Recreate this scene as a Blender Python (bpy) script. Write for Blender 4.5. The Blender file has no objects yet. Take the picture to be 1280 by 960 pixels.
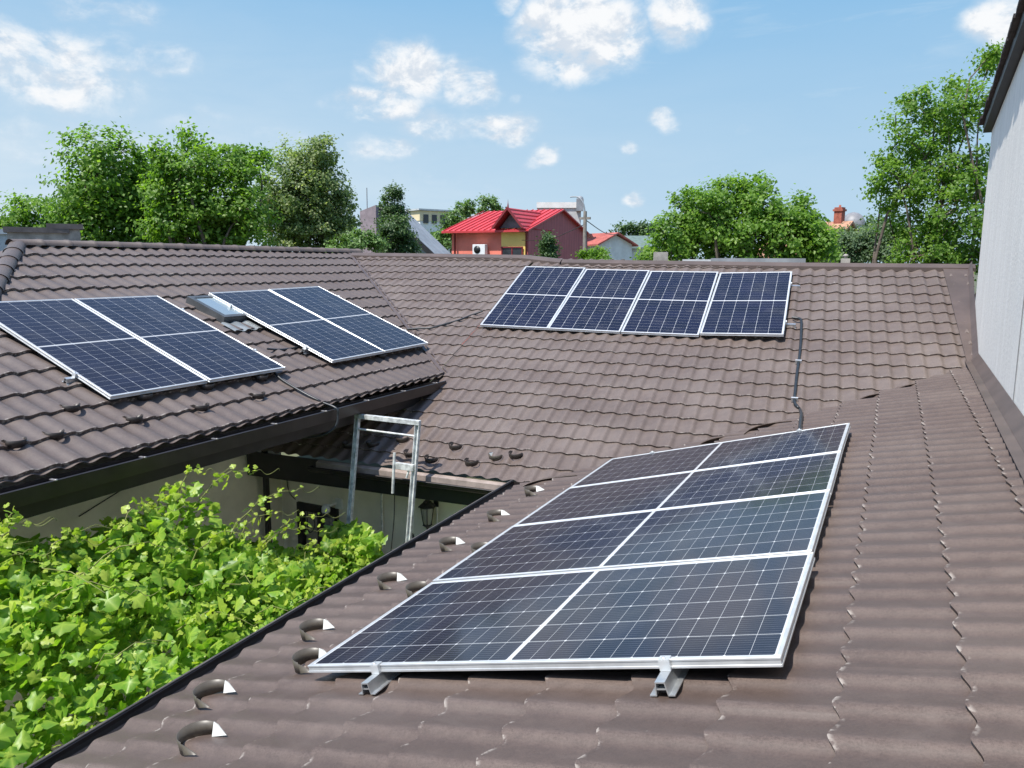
import bpy, bmesh, math, random
import numpy as np
from mathutils import Vector, Matrix

SC = bpy.context.scene
COL = SC.collection
ZC = 4.9                      # eye height above the courtyard paving
# ------------------------------------------------------------------ camera, light, exposure
Rm = np.array([[0.8966750620910954, 0.44266260559894743, 0.0048631911622685],
               [-0.07251331279900264, 0.13603095397025372, 0.9880472655844236],
               [-0.43671003250537316, 0.8863099893188011, -0.15407449608180623]])
FPX = 962.0
cd = bpy.data.cameras.new('camera')
cd.sensor_width = 36.0
cd.lens = FPX / 1280 * 36
cd.clip_start = 0.05
cd.clip_end = 5000
camo = bpy.data.objects.new('camera', cd)
COL.objects.link(camo)
M = Matrix.Identity(4)
for i in range(3):
    M[i][0] = Rm[0][i]; M[i][1] = Rm[1][i]; M[i][2] = -Rm[2][i]
M.translation = Vector((0, 0, ZC))
camo.matrix_world = M
SC.camera = camo

SUN_TO = Vector((-0.20, -0.48, 1.0)).normalized()       # towards the sun
SUN_STRENGTH = 4.0
SKY_STRENGTH = 0.15
EXPOSURE = 0.72
sd = bpy.data.lights.new('sun', 'SUN')
sd.energy = SUN_STRENGTH
sd.angle = math.radians(0.53)
sd.color = (1.0, 0.95, 0.88)
so = bpy.data.objects.new('sun', sd)
COL.objects.link(so)
so.rotation_euler = SUN_TO.to_track_quat('Z', 'Y').to_euler()
so.location = (0, 0, 30)
SC.view_settings.view_transform = 'Standard'
SC.view_settings.look = 'None'
SC.view_settings.gamma = 1.0
SC.view_settings.use_curve_mapping = False
SC.view_settings.exposure = EXPOSURE
SC.cycles.max_bounces = 6
SC.cycles.transparent_max_bounces = 8


def ray(px, py):
    q = np.array([(px - 640) / FPX, (480 - py) / FPX, 1.0])
    return Rm.T @ q


def at(px, py, dist):
    """point seen at a pixel of the photograph, dist metres away on the ground plan"""
    r = ray(px, py)
    r = r / math.hypot(r[0], r[1]) * dist
    return Vector((r[0], r[1], r[2] + ZC))


class NT:
    """small node-tree helper"""
    def __init__(s, tree):
        s.t = tree; s.n = tree.nodes; s.l = tree.links

    def node(s, typ, **kw):
        nd = s.n.new(typ)
        for k, v in kw.items():
            setattr(nd, k, v)
        return nd

    def put(s, sock, v):
        if isinstance(v, bpy.types.NodeSocket):
            s.l.new(v, sock)
        elif v is not None:
            sock.default_value = v

    def m(s, op, a, b=None, c=None, clamp=False):
        nd = s.n.new('ShaderNodeMath'); nd.operation = op; nd.use_clamp = clamp
        s.put(nd.inputs[0], a)
        if b is not None: s.put(nd.inputs[1], b)
        if c is not None: s.put(nd.inputs[2], c)
        return nd.outputs[0]

    def mix(s, f, a, b, blend='MIX'):
        nd = s.n.new('ShaderNodeMix'); nd.data_type = 'RGBA'; nd.blend_type = blend
        s.put(nd.inputs[0], f)
        s.put(nd.inputs[6], a if isinstance(a, bpy.types.NodeSocket) else (*a, 1)[:4])
        s.put(nd.inputs[7], b if isinstance(b, bpy.types.NodeSocket) else (*b, 1)[:4])
        return nd.outputs[2]

    def noise(s, vec, scale, detail=3, rough=0.55, dist=0.0):
        nd = s.n.new('ShaderNodeTexNoise')
        s.put(nd.inputs['Vector'], vec)
        nd.inputs['Scale'].default_value = scale
        nd.inputs['Detail'].default_value = detail
        nd.inputs['Roughness'].default_value = rough
        nd.inputs['Distortion'].default_value = dist
        return nd.outputs[0]

    def ramp(s, v, lo, hi, smooth=True):
        nd = s.n.new('ShaderNodeMapRange')
        nd.interpolation_type = 'SMOOTHSTEP' if smooth else 'LINEAR'
        s.put(nd.inputs[0], v)
        nd.inputs[1].default_value = lo; nd.inputs[2].default_value = hi
        return nd.outputs[0]

    def scaled(s, vec, sc):
        nd = s.n.new('ShaderNodeVectorMath'); nd.operation = 'MULTIPLY'
        s.put(nd.inputs[0], vec); nd.inputs[1].default_value = sc
        return nd.outputs[0]


# ------------------------------------------------------------------ sky with clouds
world = bpy.data.worlds.new('World')
SC.world = world
world.use_nodes = True
W_ = NT(world.node_tree)
W_.n.clear()
sky = W_.node('ShaderNodeTexSky')
sky.sky_type = 'NISHITA'
sky.sun_disc = False
sky.sun_elevation = math.asin(SUN_TO.z)
sky.sun_rotation = math.atan2(SUN_TO.x, SUN_TO.y)
sky.altitude = 80
sky.air_density = 1.0
sky.dust_density = 0.6
sky.ozone_density = 2.5
tc = W_.node('ShaderNodeTexCoord')
dirv = tc.outputs['Generated']
sep = W_.node('ShaderNodeSeparateXYZ')
W_.l.new(dirv, sep.inputs[0])
az = W_.m('ARCTAN2', sep.outputs[0], sep.outputs[1])
el = W_.m('ARCSINE', sep.outputs[2])
comb = W_.node('ShaderNodeCombineXYZ')
W_.l.new(az, comb.inputs[0]); W_.l.new(W_.m('MULTIPLY', el, 1.5), comb.inputs[1])
pv = comb.outputs[0]
n1 = W_.noise(pv, 15.0, 9, 0.62, 0.3)
n2 = W_.noise(pv, 34.0, 6, 0.6)
CLOUDS = [  # (photo pixel, half width, half height, density)
    (722, 42, 82, 52, 1.15), (846, 22, 40, 34, 0.9), (1262, 26, 50, 34, 1.1), (632, 4, 28, 16, .75),
    (60, 80, 115, 55, 0.85), (120, 16, 75, 24, .55), (205, 72, 40, 20, .6), (15, 60, 60, 40, .55),
    (505, 88, 62, 38, 0.95), (580, 102, 42, 32, 0.95), (470, 130, 62, 26, .9), (620, 154, 60, 22, .9),
    (545, 160, 60, 22, .7), (480, 188, 55, 22, .7), (250, 155, 90, 22, .45), (680, 192, 32, 18, .8), (828, 152, 26, 11, .75),
    (797, 241, 20, 13, .85), (782, 182, 16, 12, .6), (690, 100, 30, 10, .35), (928, 158, 22, 14, .42),
    (60, 175, 150, 38, .5), (330, 175, 110, 26, .42), (560, 225, 110, 22, .38), (640, 120, 18, 10, .5)]
wz = W_.node('ShaderNodeTexNoise'); W_.l.new(pv, wz.inputs['Vector']); wz.inputs['Scale'].default_value = 11; wz.inputs['Detail'].default_value = 5
wzs = W_.node('ShaderNodeSeparateColor'); W_.l.new(wz.outputs['Color'], wzs.inputs[0])
azw = W_.m('ADD', az, W_.m('MULTIPLY', W_.m('SUBTRACT', wzs.outputs[0], 0.5), 0.085))
elw = W_.m('ADD', el, W_.m('MULTIPLY', W_.m('SUBTRACT', wzs.outputs[1], 0.5), 0.050))
dens = None
for (cx, cy, rx, ry, st) in CLOUDS:
    r = ray(cx, cy); r = r / np.linalg.norm(r)
    a0 = math.atan2(r[0], r[1]); e0 = math.asin(r[2])
    ca = math.cos(e0)
    d1 = W_.m('MULTIPLY', W_.m('SUBTRACT', azw, a0), FPX / rx * ca)
    d2 = W_.m('MULTIPLY', W_.m('SUBTRACT', elw, e0), FPX / ry)
    q = W_.m('SQRT', W_.m('ADD', W_.m('MULTIPLY', d1, d1), W_.m('MULTIPLY', d2, d2)))
    b = W_.m('MULTIPLY', W_.m('SUBTRACT', 1.33, q, clamp=False), st)
    b = W_.m('MAXIMUM', b, 0.0)
    b = W_.m('MINIMUM', b, 0.85 * st)
    dens = b if dens is None else W_.m('MAXIMUM', dens, b)
nn = W_.m('ADD', W_.m('MULTIPLY', W_.m('SUBTRACT', n1, 0.5), 1.9), W_.m('MULTIPLY', W_.m('SUBTRACT', n2, 0.5), 0.8))
shape = W_.m('ADD', W_.m('MULTIPLY', dens, W_.m('ADD', 0.8, nn)), W_.m('MULTIPLY', nn, 0.10))
cl = W_.ramp(shape, 0.18, 0.80)
# thin high veil, streaked
veil_v = W_.scaled(pv, (2.2, 9.0, 1.0))
veil = W_.ramp(W_.noise(veil_v, 2.6, 6, 0.6, 0.6), 0.42, 0.85)
low = W_.ramp(el, 0.42, 0.0)
veil = W_.m('MULTIPLY', veil, 0.38)
leftness = W_.ramp(az, 0.0, -1.1)
veil2 = W_.m('MULTIPLY', W_.m('MULTIPLY', low, W_.m('ADD', 0.28, W_.m('MULTIPLY', leftness, 0.62))), W_.m('ADD', 0.35, W_.m('MULTIPLY', W_.noise(W_.scaled(pv, (1.6, 5.0, 1.0)), 2.4, 6, 0.6, 0.5), 1.1)))
veil = W_.m('MAXIMUM', veil, veil2)
CLOUDC = (3.85, 3.92, 4.0)
VEILC = (2.75, 3.25, 3.65)
skyc = W_.mix(1.0, sky.outputs[0], (0.98, 1.06, 1.10), 'MULTIPLY')
grad = W_.mix(W_.ramp(el, -0.02, 0.34, False), (2.00, 2.78, 3.40), (0.92, 2.02, 3.25))
skyc = W_.mix(W_.ramp(el, 0.75, 0.30), skyc, grad)
halo = W_.m('MULTIPLY', W_.ramp(dens, 0.0, 0.8), W_.m('ADD', 0.12, W_.m('MULTIPLY', n1, 0.55)))
veil = W_.m('MAXIMUM', veil, halo)
c1 = W_.mix(veil, skyc, VEILC)
offv = W_.node('ShaderNodeVectorMath'); offv.operation = 'ADD'; W_.l.new(pv, offv.inputs[0]); offv.inputs[1].default_value = (0.006, 0.022, 0)
n1b = W_.noise(offv.outputs[0], 15.0, 9, 0.62, 0.3)
lit_ = W_.ramp(W_.m('SUBTRACT', n1, n1b), -0.10, 0.07)
shade = W_.mix(lit_, (2.75, 3.05, 3.42), CLOUDC)
c2 = W_.mix(W_.m('MULTIPLY', cl, W_.ramp(dens, 0.0, 0.75)), c1, shade)
bg = W_.node('ShaderNodeBackground')
W_.l.new(c2, bg.inputs[0]); bg.inputs[1].default_value = SKY_STRENGTH
wo = W_.node('ShaderNodeOutputWorld')
W_.l.new(bg.outputs[0], wo.inputs[0])


# ------------------------------------------------------------------ materials
def newmat(name):
    m = bpy.data.materials.new(name); m.use_nodes = True
    t = NT(m.node_tree)
    return m, t, t.n['Principled BSDF']


def obco(t):
    return t.node('ShaderNodeTexCoord').outputs['Object']


def bump(t, p, h, strength, dist):
    b = t.node('ShaderNodeBump')
    b.inputs['Strength'].default_value = strength; b.inputs['Distance'].default_value = dist
    t.l.new(h, b.inputs['Height']); t.l.new(b.outputs[0], p.inputs['Normal'])


def mat_simple(name, col, rough=0.6, var=0.12, scale=4.0, metal=0.0, bumps=0.0, bscale=60, spec=0.5, dark=None):
    m, t, p = newmat(name)
    co = obco(t)
    n = t.noise(co, scale, 5, 0.6)
    d = dark or tuple(c * (1 - 2.2 * var) for c in col)
    l = tuple(min(1, c * (1 + var)) for c in col)
    t.l.new(t.mix(t.ramp(n, 0.3, 0.7), d, l), p.inputs['Base Color'])
    p.inputs['Roughness'].default_value = rough
    p.inputs['Metallic'].default_value = metal
    p.inputs['Specular IOR Level'].default_value = spec
    if bumps:
        bump(t, p, t.noise(co, bscale, 4), bumps, 0.01)
    return m


def mat_tile(name, base, dust, dust_amt, spots):
    m, t, p = newmat(name)
    co = obco(t)
    g = t.m('ADD', t.m('MULTIPLY', t.noise(co, 420.0, 2, 0.7), 0.5), t.m('MULTIPLY', t.noise(co, 130.0, 3, 0.75), 0.5))
    mid = t.noise(co, 14.0, 5, 0.65)
    big = t.noise(co, 1.1, 4, 0.6, 0.4)
    c = t.mix(t.ramp(mid, 0.25, 0.75), tuple(x * .86 for x in base), tuple(x * 1.12 for x in base))
    c = t.mix(t.m('MULTIPLY', t.ramp(big, 0.38, 0.72), dust_amt), c, dust)
    c = t.mix(t.m('MULTIPLY', t.ramp(g, 0.46, 0.66), 0.55), c, tuple(x * 1.65 for x in base))
    c = t.mix(t.m('MULTIPLY', t.ramp(g, 0.50, 0.36), 0.45), c, tuple(x * .45 for x in base))
    # fine pale scuffs running with the sheets
    scf = t.noise(t.scaled(co, (3.0, 14.0, 3.0)), 9.0, 5, 0.75, 1.5)
    c = t.mix(t.m('MULTIPLY', t.ramp(scf, 0.66, 0.74), 0.35), c, tuple(x * 1.9 for x in dust))
    wat = t.node('ShaderNodeAttribute'); wat.attribute_name = 'sheen_wear'
    wsep = t.node('ShaderNodeSeparateColor'); t.l.new(wat.outputs['Color'], wsep.inputs[0])
    # each sheet weathered a little differently
    c = t.mix(t.m('MULTIPLY', wsep.outputs[2], 0.22), c, tuple(x * .62 for x in base))
    patch = t.noise(co, 3.2, 6, 0.7, 0.8)
    c = t.mix(t.m('MULTIPLY', t.ramp(patch, 0.50, 0.72), 0.24), c, dust)
    # pale sheen painted along the crests, broken by the granules, bare chips on the lower lips
    crest_sheen = t.m('MULTIPLY', wsep.outputs[0], t.ramp(t.m('ADD', t.m('MULTIPLY', g, 1.6), t.m('MULTIPLY', t.noise(co, 9.0, 4), 0.7)), 0.95, 1.30))
    c = t.mix(t.m('MULTIPLY', crest_sheen, 0.42), c, tuple(min(1, x * k) for x, k in zip(base, (2.0, 2.1, 2.15))))
    lip = t.m('MULTIPLY', wsep.outputs[1], t.ramp(t.noise(co, 26.0, 3), 0.52, 0.62))
    c = t.mix(t.m('MULTIPLY', lip, 0.7), c, (0.40, 0.36, 0.32))
    # small pale chips and bird droppings
    vo = t.node('ShaderNodeTexVoronoi'); vo.feature = 'F1'
    wv = t.node('ShaderNodeVectorMath'); wv.operation = 'ADD'
    t.l.new(co, wv.inputs[0])
    wn = t.node('ShaderNodeTexNoise'); t.l.new(co, wn.inputs['Vector']); wn.inputs['Scale'].default_value = 22
    ws = t.scaled(wn.outputs['Color'], (0.06, 0.06, 0.06))
    t.l.new(ws, wv.inputs[1])
    t.l.new(wv.outputs[0], vo.inputs['Vector']); vo.inputs['Scale'].default_value = 4.0
    rnd = t.node('ShaderNodeSeparateColor'); t.l.new(vo.outputs['Color'], rnd.inputs[0])
    rad = t.m('MULTIPLY', t.m('SUBTRACT', rnd.outputs[0], 1.0 - spots), 0.30)
    sp = t.ramp(t.m('SUBTRACT', rad, vo.outputs['Distance']), 0.0, 0.03)
    c = t.mix(t.m('MULTIPLY', sp, 0.65), c, (0.42, 0.39, 0.36))
    vo2 = t.node('ShaderNodeTexVoronoi'); t.l.new(wv.outputs[0], vo2.inputs['Vector']); vo2.inputs['Scale'].default_value = 9.0
    r2 = t.node('ShaderNodeSeparateColor'); t.l.new(vo2.outputs['Color'], r2.inputs[0])
    sp2 = t.ramp(t.m('SUBTRACT', t.m('MULTIPLY', t.m('SUBTRACT', r2.outputs[1], 0.93), 0.9), vo2.outputs['Distance']), 0.0, 0.02)
    c = t.mix(t.m('MULTIPLY', sp2, 0.5), c, (0.36, 0.33, 0.30))
    t.l.new(c, p.inputs['Base Color'])
    t.l.new(t.m('ADD', 0.40, t.m('MULTIPLY', mid, 0.22)), p.inputs['Roughness'])
    p.inputs['Specular IOR Level'].default_value = 0.45
    bump(t, p, t.m('ADD', g, t.m('MULTIPLY', t.noise(co, 7.0, 3), 0.6)), 0.22, 0.004)
    return m


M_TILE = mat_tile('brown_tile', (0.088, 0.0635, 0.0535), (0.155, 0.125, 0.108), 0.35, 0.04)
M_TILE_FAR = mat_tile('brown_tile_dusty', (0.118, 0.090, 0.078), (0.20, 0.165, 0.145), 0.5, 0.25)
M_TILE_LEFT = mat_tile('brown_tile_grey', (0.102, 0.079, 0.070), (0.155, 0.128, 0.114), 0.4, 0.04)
M_FLASH = mat_simple('brown_flashing', (0.098, 0.072, 0.062), 0.42, 0.10, 2.5, bumps=0.1, bscale=8)
M_DRIP = mat_simple('dusty_drip_edge', (0.30, 0.245, 0.215), 0.6, 0.15, 6)
M_GUTTER = mat_simple('dark_brown_gutter', (0.026, 0.0205, 0.019), 0.38, 0.15, 5)
M_FASCIA = mat_simple('dark_fascia', (0.018, 0.016, 0.017), 0.5, 0.15, 5)
M_RIM = mat_simple('gutter_rim', (0.10, 0.09, 0.085), 0.4, 0.15, 5)
M_CREAM = mat_simple('cream_render', (0.82, 0.77, 0.65), 0.85, 0.08, 1.6, bumps=0.15, bscale=90)
M_SOFFIT = mat_simple('white_soffit', (0.82, 0.81, 0.78), 0.7, 0.03, 3)
M_STEEL = mat_simple('galvanised_steel', (0.62, 0.64, 0.63), 0.5, 0.2, 14, metal=0.15)
M_ALU = mat_simple('aluminium', (0.62, 0.64, 0.65), 0.36, 0.06, 10, metal=0.45)
M_RAIL = mat_simple('mill_aluminium', (0.55, 0.57, 0.58), 0.32, 0.10, 12, metal=0.75)
M_ALU_DARK = mat_simple('rail_hollow', (0.02, 0.02, 0.022), 0.6, 0.1, 10)
M_BLACK = mat_simple('black_iron', (0.012, 0.012, 0.013), 0.45, 0.15, 20)
M_CABLE = mat_simple('black_conduit', (0.022, 0.026, 0.03), 0.38, 0.15, 30)
M_WHITE_PL = mat_simple('white_plastic', (0.74, 0.75, 0.75), 0.4, 0.04, 8)
M_GUARD = mat_simple('brown_strip', (0.095, 0.082, 0.066), 0.42, 0.12, 10)
M_GUARD_D = mat_simple('dark_strip', (0.040, 0.032, 0.028), 0.45, 0.12, 10)
M_GUARD_W = mat_simple('bare_metal_tab', (0.62, 0.63, 0.60), 0.4, 0.04, 10)
M_CONCRETE = mat_simple('concrete', (0.33, 0.31, 0.28), 0.9, 0.16, 5, bumps=0.2, bscale=40)
M_PALE_ROOF = mat_simple('pale_metal_roof', (0.50, 0.52, 0.53), 0.5, 0.1, 2)
M_GREY_ROOF = mat_simple('grey_sheet', (0.26, 0.28, 0.30), 0.5, 0.1, 2)
M_WHITE_WALL = mat_simple('white_wall', (0.74, 0.73, 0.70), 0.85, 0.06, 2)
M_GLASS_DARK = mat_simple('dark_window', (0.03, 0.035, 0.04), 0.08, 0.1, 2)
M_BRICK_RED = mat_simple('red_brick', (0.34, 0.10, 0.065), 0.85, 0.16, 9)
M_ORANGE = mat_simple('old_clay_roof', (0.42, 0.22, 0.14), 0.8, 0.2, 3)
M_REDROOF = mat_simple('red_metal_roof', (0.54, 0.05, 0.055), 0.4, 0.07, 1.2)
M_SALMON = mat_simple('salmon_render', (0.80, 0.22, 0.155), 0.8, 0.06, 1.2)
M_YELLOW = mat_simple('yellow_render', (0.86, 0.60, 0.18), 0.8, 0.05, 1.2)
M_TRIM = mat_simple('dark_red_trim', (0.20, 0.02, 0.025), 0.5, 0.1, 4)
M_WOOD = mat_simple('grey_wood_pole', (0.26, 0.23, 0.20), 0.85, 0.15, 6)
M_BARK = mat_simple('bark', (0.14, 0.11, 0.085), 0.9, 0.22, 8, bumps=0.5, bscale=30)
M_STEM = mat_simple('green_stem', (0.20, 0.22, 0.06), 0.7, 0.15, 10)
M_GREENROOF = mat_simple('green_grey_roof', (0.13, 0.18, 0.16), 0.6, 0.1, 3)
M_DOME = mat_simple('grey_dome', (0.22, 0.22, 0.23), 0.5, 0.1, 3)
M_VIOLET = mat_simple('violet_grey_wall', (0.30, 0.24, 0.26), 0.8, 0.1, 3)


def mat_corrugated(name, a, b, freq, axis):
    m, t, p = newmat(name)
    co = obco(t)
    s = t.node('ShaderNodeSeparateXYZ'); t.l.new(co, s.inputs[0])
    streak = t.noise(t.scaled(co, (6, 6, 0.35)), 2.0, 5, 0.7)
    fr = t.m('FRACT', t.m('MULTIPLY', s.outputs[axis], freq))
    ln = t.m('LESS_THAN', fr, 0.14)
    c = t.mix(t.ramp(streak, 0.3, 0.7), a, b)
    c = t.mix(t.m('MULTIPLY', ln, 0.5), c, tuple(x * .55 for x in a))
    t.l.new(c, p.inputs['Base Color']); p.inputs['Roughness'].default_value = 0.6
    return m


M_MAROON = mat_corrugated('maroon_sheet', (0.30, 0.066, 0.078), (0.44, 0.105, 0.115), 2.6, 1)


def mat_streaked_wall():
    m, t, p = newmat('white_streaked_render')
    co = obco(t)
    st = t.noise(t.scaled(co, (3.2, 3.2, 0.34)), 2.2, 8, 0.68, 0.5)
    st2 = t.noise(t.scaled(co, (26, 26, 0.9)), 1.4, 4, 0.6)
    bl = t.noise(co, 0.9, 4, 0.6)
    c = t.mix(t.ramp(st, 0.35, 0.68), (0.80, 0.765, 0.71), (0.90, 0.865, 0.805))
    c = t.mix(t.m('MULTIPLY', t.ramp(st2, 0.55, 0.75), 0.25), c, (0.70, 0.68, 0.645))
    c = t.mix(t.m('MULTIPLY', t.ramp(bl, 0.45, 0.75), 0.45), c, (0.77, 0.75, 0.715))
    drk = t.noise(t.scaled(co, (1.0, 1.3, 0.9)), 3.0, 7, 0.7, 1.0)
    c = t.mix(t.m('MULTIPLY', t.ramp(drk, 0.56, 0.74), 0.35), c, (0.62, 0.60, 0.565))
    t.l.new(c, p.inputs['Base Color']); p.inputs['Roughness'].default_value = 0.9
    bump(t, p, t.m('ADD', t.noise(co, 30, 5), st), 0.35, 0.01)
    return m


M_STREAK = mat_streaked_wall()


def mat_leaf(name, dark, mid, light, trans=0.35, rough=0.45):
    """leaf colour varies leaf by leaf (each leaf carries its own random value)"""
    m, t, p = newmat(name)
    a = t.node('ShaderNodeAttribute'); a.attribute_name = 'leaf'
    s = t.node('ShaderNodeSeparateColor'); t.l.new(a.outputs['Color'], s.inputs[0])
    c = t.mix(t.ramp(s.outputs[0], 0.0, 0.55), dark, mid)
    c = t.mix(t.ramp(s.outputs[0], 0.5, 1.0), c, light)
    c = t.mix(t.m('MULTIPLY', t.m('POWER', s.outputs[1], 2.0), 0.38), c, tuple(min(1, x * 1.5) for x in light))
    t.l.new(c, p.inputs['Base Color']); p.inputs['Roughness'].default_value = rough
    p.inputs['Specular IOR Level'].default_value = 0.4
    tr = t.node('ShaderNodeBsdfTranslucent')
    tcol = t.mix(1.0, c, (1.35, 1.5, 0.6), 'MULTIPLY')
    t.l.new(tcol, tr.inputs[0])
    mx = t.node('ShaderNodeMixShader'); mx.inputs[0].default_value = trans
    t.l.new(p.outputs[0], mx.inputs[1]); t.l.new(tr.outputs[0], mx.inputs[2])
    t.l.new(mx.outputs[0], t.n['Material Output'].inputs[0])
    return m


L_WALNUT = mat_leaf('walnut_leaves', (0.10, 0.20, 0.032), (0.165, 0.29, 0.042), (0.25, 0.38, 0.065), .56)
L_LINDEN = mat_leaf('linden_leaves', (0.12, 0.185, 0.068), (0.22, 0.285, 0.115), (0.42, 0.46, 0.25), .55)
L_DARK = mat_leaf('dark_leaves', (0.035, 0.075, 0.025), (0.075, 0.14, 0.045), (0.16, 0.24, 0.09), .4)
L_PALE = mat_leaf('pale_leaves', (0.07, 0.14, 0.035), (0.13, 0.23, 0.06), (0.20, 0.31, 0.09))
L_GREY = mat_leaf('grey_green_leaves', (0.07, 0.12, 0.06), (0.13, 0.195, 0.095), (0.21, 0.28, 0.14), .42)
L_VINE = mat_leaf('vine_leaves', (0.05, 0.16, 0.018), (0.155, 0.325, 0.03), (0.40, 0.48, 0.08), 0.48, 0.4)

PW, PL = 1.038, 2.094


def mat_cells(name, cell, cell2, rough, bus, spec=.5, grid=.50):
    m, t, p = newmat(name)
    co = obco(t)
    s = t.node('ShaderNodeSeparateXYZ'); t.l.new(co, s.inputs[0])
    x, y = s.outputs[0], s.outputs[1]
    x0 = 0.021; cw = (PW - 2 * x0) / 6
    gap = 0.011; ch = (PL / 2 - x0 - gap) / 12
    fx = t.m('FRACT', t.m('DIVIDE', t.m('SUBTRACT', x, x0), cw))
    dx = t.m('MULTIPLY', t.m('MINIMUM', fx, t.m('SUBTRACT', 1.0, fx)), cw)
    yy = t.m('SUBTRACT', t.m('ABSOLUTE', t.m('SUBTRACT', y, PL / 2)), gap)
    fy = t.m('FRACT', t.m('DIVIDE', yy, ch))
    dy = t.m('MULTIPLY', t.m('MINIMUM', fy, t.m('SUBTRACT', 1.0, fy)), ch)
    fy2 = t.m('FRACT', t.m('DIVIDE', yy, 2 * ch))
    dy2 = t.m('MULTIPLY', t.m('MINIMUM', fy2, t.m('SUBTRACT', 1.0, fy2)), 2 * ch)
    lx = t.m('LESS_THAN', dx, 0.0014)
    ly = t.m('LESS_THAN', dy, 0.0006)
    dia = t.m('LESS_THAN', t.m('ADD', dx, dy2), 0.0075)
    cen = t.m('LESS_THAN', yy, 0.0)
    edge = t.m('GREATER_THAN', t.m('ABSOLUTE', t.m('SUBTRACT', x, PW / 2)), PW / 2 - x0)
    edge2 = t.m('GREATER_THAN', t.m('ABSOLUTE', t.m('SUBTRACT', y, PL / 2)), PL / 2 - x0)
    w = lx
    for q in (ly, dia, cen, edge, edge2):
        w = t.m('MAXIMUM', w, q)
    bb = t.m('FRACT', t.m('DIVIDE', t.m('SUBTRACT', x, x0), cw / 9))
    bl = t.m('LESS_THAN', t.m('ABSOLUTE', t.m('SUBTRACT', bb, 0.5)), 0.045)
    # each cell a slightly different blue-black
    ix = t.m('FLOOR', t.m('DIVIDE', t.m('SUBTRACT', x, x0), cw))
    iy = t.m('FLOOR', t.m('DIVIDE', y, 2 * ch))
    cmb = t.node('ShaderNodeCombineXYZ'); t.l.new(ix, cmb.inputs[0]); t.l.new(iy, cmb.inputs[1])
    oi = t.node('ShaderNodeObjectInfo'); t.l.new(oi.outputs['Random'], cmb.inputs[2])
    wn = t.node('ShaderNodeTexWhiteNoise'); t.l.new(cmb.outputs[0], wn.inputs[0])
    dustn = t.noise(co, 2.2, 5, 0.6)
    c = t.mix(wn.outputs[0], cell, cell2)
    c = t.mix(t.m('MULTIPLY', t.ramp(dustn, 0.45, 0.8), 0.10), c, (0.25, 0.24, 0.22))
    c = t.mix(t.m('MULTIPLY', bl, bus), c, (0.30, 0.31, 0.33))
    c = t.mix(w, c, (grid, grid * 1.03, grid * 1.06))
    t.l.new(c, p.inputs['Base Color'])
    t.l.new(t.m('ADD', rough, t.m('MULTIPLY', dustn, 0.08)), p.inputs['Roughness'])
    p.inputs['IOR'].default_value = 1.34
    p.inputs['Specular IOR Level'].default_value = spec
    return m


M_CELL = mat_cells('solar_cells', (0.009, 0.011, 0.022), (0.013, 0.015, 0.030), 0.06, 0.28)
M_CELL_LEFT = mat_cells('solar_cells_left', (0.009, 0.010, 0.022), (0.012, 0.014, 0.030), 0.07, 0.16, .34, .40)
M_CELL_BLUE = mat_cells('solar_cells_blue', (0.006, 0.009, 0.023), (0.008, 0.011, 0.031), 0.06, 0.12, .24)


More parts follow.
